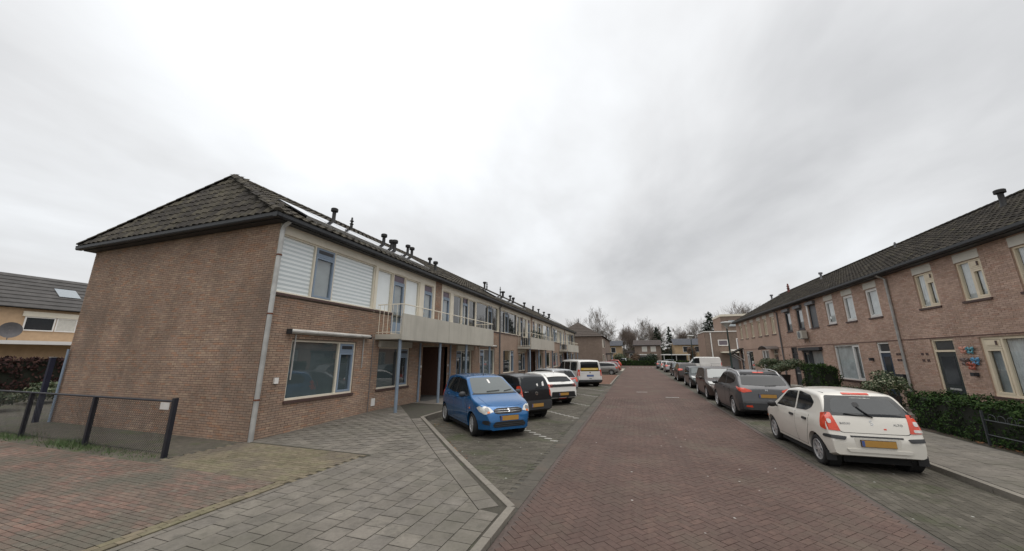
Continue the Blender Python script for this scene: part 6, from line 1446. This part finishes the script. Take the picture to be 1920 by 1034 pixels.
def rear_car(name, label, dim, belt, col, loc, heading, group, tail, tyre=.3, axles=None, glass_poly=None, top=None, rim='alloy', metal=.2, kind='car', plate_z=.8, roofw=.74, bumper=None, rough=.3, cuts=None, dlo=None, rails=False, front=None, plan=(.85, .25, .6, .15), hz=None, mirrorm=None):
    L, W, H = dim; axles = axles or (L / 2 - .82, -L / 2 + .75)
    sp = dict(dim=dim, belt=belt, tyre=tyre, axles=axles, rim=rim, roofw=roofw, plan=plan, top=top or HATCH(L, H, belt))
    pt = paint(name + '_paint_%.2f_%.2f_%.2f' % col, col, metal=metal, rough=rough)
    c = Car('parked_' + kind, label, kind, sp, pt, loc, heading, group); c.pt = pt
    d = dlo or std_dlo(L, H, belt); b = -L * .06
    c.glass(d, cuts or [(b, 9), (-9, b - .07)]); c.both(clipx(d, b - .09, b + .02), 'pillar_trim', m_black, off=.003)
    if kind == 'car': c.doors([(b - .03, L * .10 + .60, 0), (axles[1] + tyre + .02 - .05, b - .045, .2)], hz or belt - .08)
    gp = glass_poly or [(W * .40, belt + .05), (W * .32, H - .11), (-W * .32, H - .11), (-W * .40, belt + .05)]
    c.patch([('B', gp)], 'rear_window', m_carglass, off=.006, r=.05)
    fs = [(W * .385, belt + .05), (W * .315, H - .12), (-W * .315, H - .12), (-W * .385, belt + .05)]
    c.patch([('F', fs)], 'windscreen', m_carglasslt, off=.006, r=.05)
    for sg in (1, -1):
        polys = [(ax if ax == 'B' else ('L' if sg > 0 else 'R'), [((sg if ax == 'B' else 1) * a, z) for a, z in P]) for ax, P in tail]; c.patch(polys, 'tail_light', m_tail, off=.013, r=.025)
        hl = front or [(W * .27, belt - .24), (W * .43, belt - .20), (W * .43, belt - .10), (W * .33, belt - .12)]
        c.patch([('F', [(sg * a, z) for a, z in hl]), ('L' if sg > 0 else 'R', [(L / 2 - .10, belt - .24), (L / 2 - .45, belt - .12), (L / 2 - .30, belt - .10), (L / 2 - .12, belt - .14)])], 'headlight', m_head, off=.012, r=.02)
    c.patch([('F', [(W * .30, .28), (W * .26, .44), (-W * .26, .44), (-W * .30, .28)])], 'lower_grille', m_black, off=.008, r=.04)
    c.patch([('F', [(W * .22, belt - .36), (W * .24, belt - .22), (-W * .24, belt - .22), (-W * .22, belt - .36)])], 'grille', m_black, off=.009, r=.03); c.bar('F', [(W * .23, belt - .29), (0, belt - .285), (-W * .23, belt - .29)], .009, 'grille_bar', m_chrome, .015)
    bm = bumper or m_plastic
    c.patch([('B', [(W * .46, .20), (W * .46, .42), (-W * .46, .42), (-W * .46, .20)])], 'rear_bumper', bm, off=.01, r=.03)
    c.plate('B', plate_z); c.plate('F', .50); c.mirror(L * .10 + .42, belt + .02, mirrorm or pt); c.antenna(-L / 2 + .75, .12, -.06)
    c.wiper('B', (0, belt + .08), (-.34, belt + .10)); c.wiper('F', (.1, belt + .07), (.5, belt + .10)); c.wiper('F', (-.45, belt + .07), (0, belt + .09))
    if rails:
        for sg in (1, -1):
            q = [c.cast('T', x, sg * W * .345) for x in np.linspace(-L / 2 + .55, L * .06, 7)]; MB().tube([p + Z_ * (.05 if 0 < i < 6 else 0.0) for i, (p, n) in enumerate(q)], .018, 6).build('roof_rail', m_rim, c.T, smooth=True)
    return c
def tallights(W, z0, z1, yi=.30, yo=.455, L=4, wrap=.22): return [('B', [(W * yi, z0 + .02), (W * yo, z0), (W * yo, z1), (W * yi, z1 - .02)]), ('L', [(-L / 2 + .06, z0), (-L / 2 + wrap, z0 + .05), (-L / 2 + wrap + .06, z1), (-L / 2 + .1, z1)])]
def van(label, dim, loc, heading, group, windows, col=(.62, .61, .59), grp=None):
    L, W, H = dim
    top = [(-L / 2, .55), (-L / 2 + .02, .75), (-L / 2 + .05, 1.15), (-L / 2 + .14, H - .12), (-L / 2 + .28, H - .02), (-L * .1, H), (L * .13, H - .01), (L * .19, H - .07), (L * .19 + .72, 1.22), (L * .19 + .9, 1.13), (L / 2 - .3, .98), (L / 2 - .1, .82), (L / 2 - .02, .60), (L / 2, .42)]
    side = [(0, .92), (.3, .96), (.55, 1.0), (.9, .99), (1.08, .965), (1.15, .945), (H - .12, .86), (H + .3, .78)]
    sp = dict(dim=dim, belt=1.12, tyre=.335, axles=(L / 2 - .88, -L / 2 + .80), rim='van', roofw=.86, plan=(.8, .2, .25, .05), top=top, side=side, edge=.1, bot=[(-L / 2, .36), (-L / 2 + .3, .25), (L / 2 - .3, .22), (L / 2, .28)])
    pt = paint('van_white', col, rough=.32)
    c = Car('parked_van', label, 'van', sp, pt, loc, heading, group)
    c.both([(L * .19 + .66, 1.17), (L * .19 + .02, H - .17), (L * .08, H - .17), (L * .08, 1.10), (L * .19 + .45, 1.08)], 'side_window', m_carglass, off=.004, r=.05)
    c.patch([('F', [(W * .42, 1.20), (W * .36, H - .12), (-W * .36, H - .12), (-W * .42, 1.20)])], 'windscreen', m_carglasslt, off=.006, r=.06)
    if windows:
        c.both([(L * .06, 1.12), (L * .06, H - .18), (-L * .16, H - .18), (-L * .16, 1.12)], 'side_window', m_carglass, off=.005, r=.06); c.both([(-L * .19, 1.12), (-L * .19, H - .18), (-L * .42, H - .18), (-L * .42, 1.12)], 'side_window', m_carglass, off=.005, r=.07)
        c.patch([('B', [(W * .385, 1.10), (W * .36, H - .16), (-W * .36, H - .16), (-W * .385, 1.10)])], 'rear_window', m_carglass, off=.006, r=.08)
        c.patch([('B', [(W * .36, 1.17), (W * .36, 1.33), (-W * .35, 1.33), (-W * .35, 1.17)])], 'window_banner', M('yellow_banner', (.55, .36, .06), .5, local=True), off=.010)
        c.bar('B', [(W * .25, 1.25), (0, 1.25), (-W * .27, 1.25)], .028, 'banner_text', m_white, -.012)
    else:
        c.both([(L * .06, .55), (L * .06, H - .2), (-L * .2, H - .2), (-L * .2, .55)], 'sliding_door', pt, off=.006, r=.05); c.bar('L', [(-L * .2, 1.05), (-L * .45, 1.05)], .012, 'door_rail', m_gap, .004); c.bar('R', [(-L * .2, 1.05), (-L * .45, 1.05)], .012, 'door_rail', m_gap, .004)
    for ax in 'LR':
        c.patch([(ax, [(L * .205, .40), (L * .205, 1.08), (L * .075, 1.08), (L * .075, .40)])], 'door_gap', m_gap, off=.0015); d = c.patch([(ax, [(L * .20, .41), (L * .20, 1.075), (L * .08, 1.075), (L * .08, .41)])], 'door', pt, off=.005, r=.02)
        c.patch([(ax, [(L * .085, .98), (L * .12, .98), (L * .12, 1.02), (L * .085, 1.02)])], 'handle', m_black, off=.02, par=d)
    c.patch([('B', [(W * .43, .42), (W * .41, H - .1), (-W * .41, H - .1), (-W * .43, .42)])], 'tailgate_gap', m_gap, off=.0012, r=.05); c.patch([('B', [(W * .425, .43), (W * .405, H - .105), (-W * .405, H - .105), (-W * .425, .43)])], 'tailgate', pt, off=.004, r=.05)
    for sg in (1, -1):
        c.patch([('B', [(sg * W * .43, .78), (sg * W * .485, .78), (sg * W * .475, 1.22), (sg * W * .42, 1.22)]), ('L' if sg > 0 else 'R', [(-L / 2 + .02, .78), (-L / 2 + .14, .80), (-L / 2 + .14, 1.22), (-L / 2 + .05, 1.22)])], 'tail_light', m_tail, off=.014, r=.02)
        c.patch([('F', [(sg * W * .28, .80), (sg * W * .44, .84), (sg * W * .45, 1.0), (sg * W * .34, .96)])], 'headlight', m_head, off=.012, r=.03)
    c.patch([('B', [(W * .47, .30), (W * .47, .50), (-W * .47, .50), (-W * .47, .30)])], 'rear_bumper', m_plastic, off=.04, r=.04)
    if windows:
        c.plate('B', .79, fade=M('blue_blur_plate', (.10, .16, .36), .5, local=True)); c.patch([('B', [(.05, 1.06), (-.05, 1.06), (-.05, .97), (.05, .97)])], 'badge', m_chrome, off=.014, r=.03)
        c.bar('B', [(W * .38, .98), (W * .18, .98)], .012, 'badge_text', m_rim, .006); c.patch([('B', [(.10, .60), (-.10, .60), (-.10, .56), (.10, .56)])], 'tailgate_handle', m_black, off=.012)
    else: c.plate('B', .62)
    c.patch([('F', [(W * .30, .60), (W * .26, .74), (-W * .26, .74), (-W * .30, .60)])], 'grille', m_black, off=.008, r=.03); c.mirror(L * .19 + .35, 1.22, m_black)
    return c
def vehicles():
    GL, GR = 'cars parked in the left bays', 'cars parked along the right kerb'
    white_hatch(); blue_hatch()
    def nosein(x, y, L, ang=133.5):     # rear axle near the road at (x, y)
        a = R(ang); r = L / 2 - .72; return (x + math.cos(a) * r, y + math.sin(a) * r, 0.0), a
    # black hatchback
    L, W, H = 3.57, 1.6, 1.54; loc, a = (-4.8, 13.62, 0), R(145)
    c = rear_car('car_black', 'small black hatchback with grey plastic bumper beside the blue car', (L, W, H), .98, (.010, .010, .012), loc, a, GL, [('B', [(W * .38, .80), (W * .455, .72), (W * .45, 1.12), (W * .40, 1.16)]), ('L', [(-L / 2 + .05, .72), (-L / 2 + .20, .80), (-L / 2 + .30, 1.12), (-L / 2 + .16, 1.15)])], tyre=.29, axles=(L / 2 - .75, -L / 2 + .62), plate_z=.50, rim='hub', metal=0,
                 glass_poly=[(W * .38, 1.03), (W * .33, H - .12), (-W * .33, H - .12), (-W * .38, 1.03)], top=[(-1.785, .58), (-1.77, .72), (-1.73, .98), (-1.56, 1.36), (-1.45, 1.48), (-.9, 1.54), (-.2, 1.535), (.15, 1.47), (.95, 1.02), (1.1, .96), (1.5, .82), (1.7, .64), (1.785, .45)], hz=.88)
    c.patch([('B', [(W * .46, .30), (W * .465, .60), (W * .40, .66), (-W * .40, .66), (-W * .465, .60), (-W * .46, .30)])], 'bumper_cover', m_plastic, off=.016, r=.04)
    c.patch([('B', [(W * .36, .68), (W * .37, .965), (-W * .37, .965), (-W * .36, .68)])], 'tailgate', c.pt, off=.008, r=.03)
    c.patch([('B', [(.055, .94), (-.055, .94), (-.055, .83), (.055, .83)])], 'badge', m_chrome, off=.016, r=.05); c.patch([('B', [(.035, .92), (-.035, .92), (-.035, .85), (.035, .85)])], 'badge_inner', m_black, off=.02, r=.03)
    c.bar('B', [(W * .33, .945), (W * .22, .945)], .008, 'badge_text', m_rim, .012)
    for sg in (1, -1): c.patch([('B', [(sg * W * .405, .76), (sg * W * .445, .74), (sg * W * .44, .90), (sg * W * .405, .92)])], 'lamp_lens', m_tailw, off=.017, r=.02)
    c.patch([('B', [(-W * .20, 1.12), (-W * .26, 1.12), (-W * .27, 1.28), (-W * .22, 1.24)])], 'sticker', m_white, off=.012); c.patch([('B', [(-W * .05, 1.12), (-W * .08, 1.12), (-W * .09, 1.2), (-W * .04, 1.2)])], 'sticker', m_white, off=.012)
    # white sporty hatchback
    L, W, H = 4.06, 1.75, 1.43; loc, a = (-4.68, 18.0, 0), R(138)
    c = rear_car('car_white_b', 'white hatchback with black band between its tail lights, third in the left bays', (L, W, H), .93, (.66, .65, .62), loc, a, GL, [('B', [(W * .30, .80), (W * .455, .80), (W * .455, .93), (W * .30, .92)]), ('L', [(-L / 2 + .08, .80), (-L / 2 + .25, .84), (-L / 2 + .3, .95), (-L / 2 + .1, .93)])], tyre=.31, plate_z=.50, metal=0, bumper=m_black,
                 top=[(-2.03, .55), (-2.0, .76), (-1.97, .94), (-1.85, 1.0), (-1.42, 1.32), (-1.2, 1.39), (-.6, 1.43), (0, 1.42), (.3, 1.36), (1.1, .96), (1.25, .91), (1.7, .78), (1.93, .62), (2.03, .45)], glass_poly=[(W * .37, 1.02), (W * .30, H - .10), (-W * .30, H - .10), (-W * .37, 1.02)])
    c.patch([('B', [(W * .40, .81), (W * .40, .915), (-W * .40, .915), (-W * .40, .81)])], 'tail_band', m_black, off=.016, r=.02)
    c.patch([('B', [(W * .40, .24), (W * .36, .60), (-W * .36, .60), (-W * .40, .24)])], 'diffuser', m_black, off=.014, r=.04)
    c.patch([('T', [(-L / 2 + .48, W * .33), (-L / 2 + .72, W * .34), (-L / 2 + .72, -W * .34), (-L / 2 + .48, -W * .33)])], 'spoiler', c.pt, off=.03, r=.03)
    c.patch([('B', [(.22, .33), (-.22, .33), (-.20, .28), (.20, .28)])], 'fog_light', m_tail, off=.018)
    # silver hatchback half hidden
    L, W, H = 4.2, 1.75, 1.46; loc, a = nosein(-4.25, 21.4, L, 134)
    rear_car('car_silver', 'silver hatchback half hidden between the white hatchback and the white van', (L, W, H), .93, (.36, .37, .38), loc, a, GL, tallights(W, .72, .98, .36, .46, L), metal=.5, plate_z=.75)
    v = van('white passenger van with yellow banner in its rear window in the left bays', (4.95, 1.92, 1.93), (-4.47, 29.2, 0), R(122), GL, True)
    # silver estate and red cars further up
    L, W, H = 4.66, 1.81, 1.47
    rear_car('car_estate', 'silver grey estate car parked sideways beyond the mulch bed', (L, W, H), .95, (.25, .24, .225), (-4.3, 46.6, 0), R(176), GL, tallights(W, .75, .95, .3, .46, L), metal=.5,
             top=[(-2.33, .55), (-2.31, .72), (-2.25, .95), (-2.0, 1.30), (-1.85, 1.40), (-1.0, 1.46), (-.1, 1.47), (.35, 1.42), (1.2, .98), (1.35, .93), (1.9, .80), (2.2, .66), (2.33, .45)], dlo=[(1.05, .97), (.4, 1.33), (-.3, 1.37), (-1.3, 1.35), (-1.95, 1.22), (-1.98, 1.05), (-.3, .98)], rails=True)
    rear_car('car_red', 'dark red car behind the silver grey estate', (4.1, 1.74, 1.5), .94, (.22, .02, .018), (-3.95, 51.8, 0), R(174), GL, tallights(1.74, .75, .98, L=4.1), metal=.1)
    rear_car('car_orange', 'orange red hatchback parked sideways near the street end', (3.8, 1.68, 1.52), .96, (.50, .045, .02), (-4.5, 76.5, 0), R(178), GL, tallights(1.68, .75, .98, L=3.8), metal=0)
    rear_car('car_pale', 'pale van like car parked behind the far hedge', (4.2, 1.8, 1.75), 1.05, (.42, .44, .46), (-2.6, 101, 0), R(80), 'cars beyond the far hedge', tallights(1.8, .8, 1.1, L=4.2))
    rear_car('car_grey_far', 'grey car roof showing above the far hedge near the carport', (4.2, 1.75, 1.48), .95, (.16, .18, .19), (7.4, 96.8, 0), R(170), 'cars beyond the far hedge', tallights(1.75, .8, 1.0, L=4.2))
    # right kerb: grey SUV
    L, W, H = 4.41, 1.82, 1.66
    c = rear_car('car_suv', 'dark grey sport utility car seen from behind ahead of the white hatchback', (L, W, H), 1.04, (.085, .085, .088), (4.25, 17.25, 0), R(91), GR,
                 [('B', [(W * .24, .94), (W * .40, .90), (W * .455, .95), (W * .45, 1.06), (W * .36, 1.05), (W * .26, .99)]), ('L', [(-L / 2 + .08, .95), (-L / 2 + .26, 1.0), (-L / 2 + .46, 1.10), (-L / 2 + .30, 1.08), (-L / 2 + .12, 1.05)])], tyre=.345, axles=(1.33, -1.31), plate_z=.80, metal=.5, rails=True, bumper=m_plastic,
                 top=[(-2.2, .60), (-2.17, .85), (-2.12, 1.05), (-2.02, 1.14), (-1.62, 1.50), (-1.4, 1.59), (-.7, 1.65), (0, 1.64), (.4, 1.57), (1.2, 1.10), (1.35, 1.05), (1.85, .94), (2.1, .78), (2.2, .5)],
                 dlo=[(1.0, 1.06), (.45, 1.46), (-.3, 1.53), (-1.1, 1.49), (-1.5, 1.36), (-1.42, 1.22), (-.9, 1.13)], glass_poly=[(W * .385, 1.16), (W * .33, H - .13), (-W * .33, H - .13), (-W * .385, 1.16), (0, 1.13)], mirrorm=None)
    c.patch([('B', [(W * .30, H - .085), (-W * .30, H - .085), (-W * .31, H - .15), (W * .31, H - .15)])], 'spoiler', m_black, off=.02, r=.02)
    c.patch([('B', [(.17, H - .09), (-.17, H - .09), (-.17, H - .125), (.17, H - .125)])], 'brake_light', m_tail, off=.03)
    c.patch([('B', [(W * .47, .34), (W * .47, .56), (-W * .47, .56), (-W * .47, .34)])], 'bumper_cover', m_plastic, off=.016, r=.05); c.sym('B', [(W * .27, .42), (W * .38, .43), (W * .38, .48), (W * .28, .49)], 'reflector', m_tail, off=.022)
    c.text('H', 'B', 0, .985, .11, m_chrome, off=.01); c.both([(1.75, .78), (1.62, .78), (1.62, .80), (1.75, .80)], 'side_repeater', m_orange)
    # brown people carrier and others
    L, W, H = 4.38, 1.83, 1.62
    rear_car('car_brown', 'dark brown family car facing the camera behind the grey sport utility car', (L, W, H), 1.0, (.055, .043, .038), (4.3, 22.9, 0), R(-90), GR, tallights(W, .85, 1.1, L=L), metal=.5, tyre=.32, rim='alloy10')
    L, W, H = 4.36, 1.82, 1.46
    rear_car('car_darkgreen', 'dark green grey hatchback facing the camera, fourth on the right', (L, W, H), .93, (.035, .042, .042), (4.45, 29.9, 0), R(-90), GR, tallights(W, .8, .98, L=L), metal=.5, tyre=.32)
    L, W, H = 4.4, 1.82, 1.62
    rear_car('car_darkbrown', 'dark brown car with bright red tail light, fifth on the right', (L, W, H), 1.0, (.045, .036, .032), (4.4, 37.4, 0), R(90), GR, tallights(W, .95, 1.12, .26, .46, L, .4), metal=.4, tyre=.33)
    rear_car('car_black_far', 'black hatchback facing the camera, sixth on the right', (4.2, 1.78, 1.48), .93, (.014, .016, .017), (4.75, 46.0, 0), R(-90), GR, tallights(1.78, .8, .98, L=4.2), metal=.2)
    rear_car('car_silver_far', 'silver hatchback with red tail lights, seventh on the right', (4.1, 1.75, 1.5), .95, (.28, .28, .28), (4.75, 56.5, 0), R(90), GR, tallights(1.75, .8, 1.05, L=4.1), metal=.4)
    rear_car('car_whiteold', 'small white car with red tail lights, eighth on the right', (3.7, 1.65, 1.48), .94, (.5, .49, .46), (4.7, 65.0, 0), R(90), GR, tallights(1.65, .75, 1.05, L=3.7), metal=0)
    rear_car('car_grey_last', 'grey hatchback farthest along the right kerb', (4.0, 1.72, 1.46), .93, (.12, .125, .13), (4.5, 72.5, 0), R(90), GR, tallights(1.72, .78, 1.0, L=4.0), metal=.4)
    van('white panel van parked crosswise before the flat roofed house', (4.95, 1.98, 2.02), (9.35, 60.0, 0.1), R(180), 'vans', False)

# ------------------------------------------------------------------ assembly
ground()
left_block()
right_terrace()
background()
wire_fence()
lamp(6.3, 28.6, 'dark green street lamp rising behind the brown family car')
lamp(6.3, 45.7, 'dark green street lamp in front of the white panel van')
lamp(6.6, 74.0, 'distant street lamp beside the far carport')
lamp(9.2, 108.0, 'farthest small street lamp left of the carport')
gardens()
vehicles()
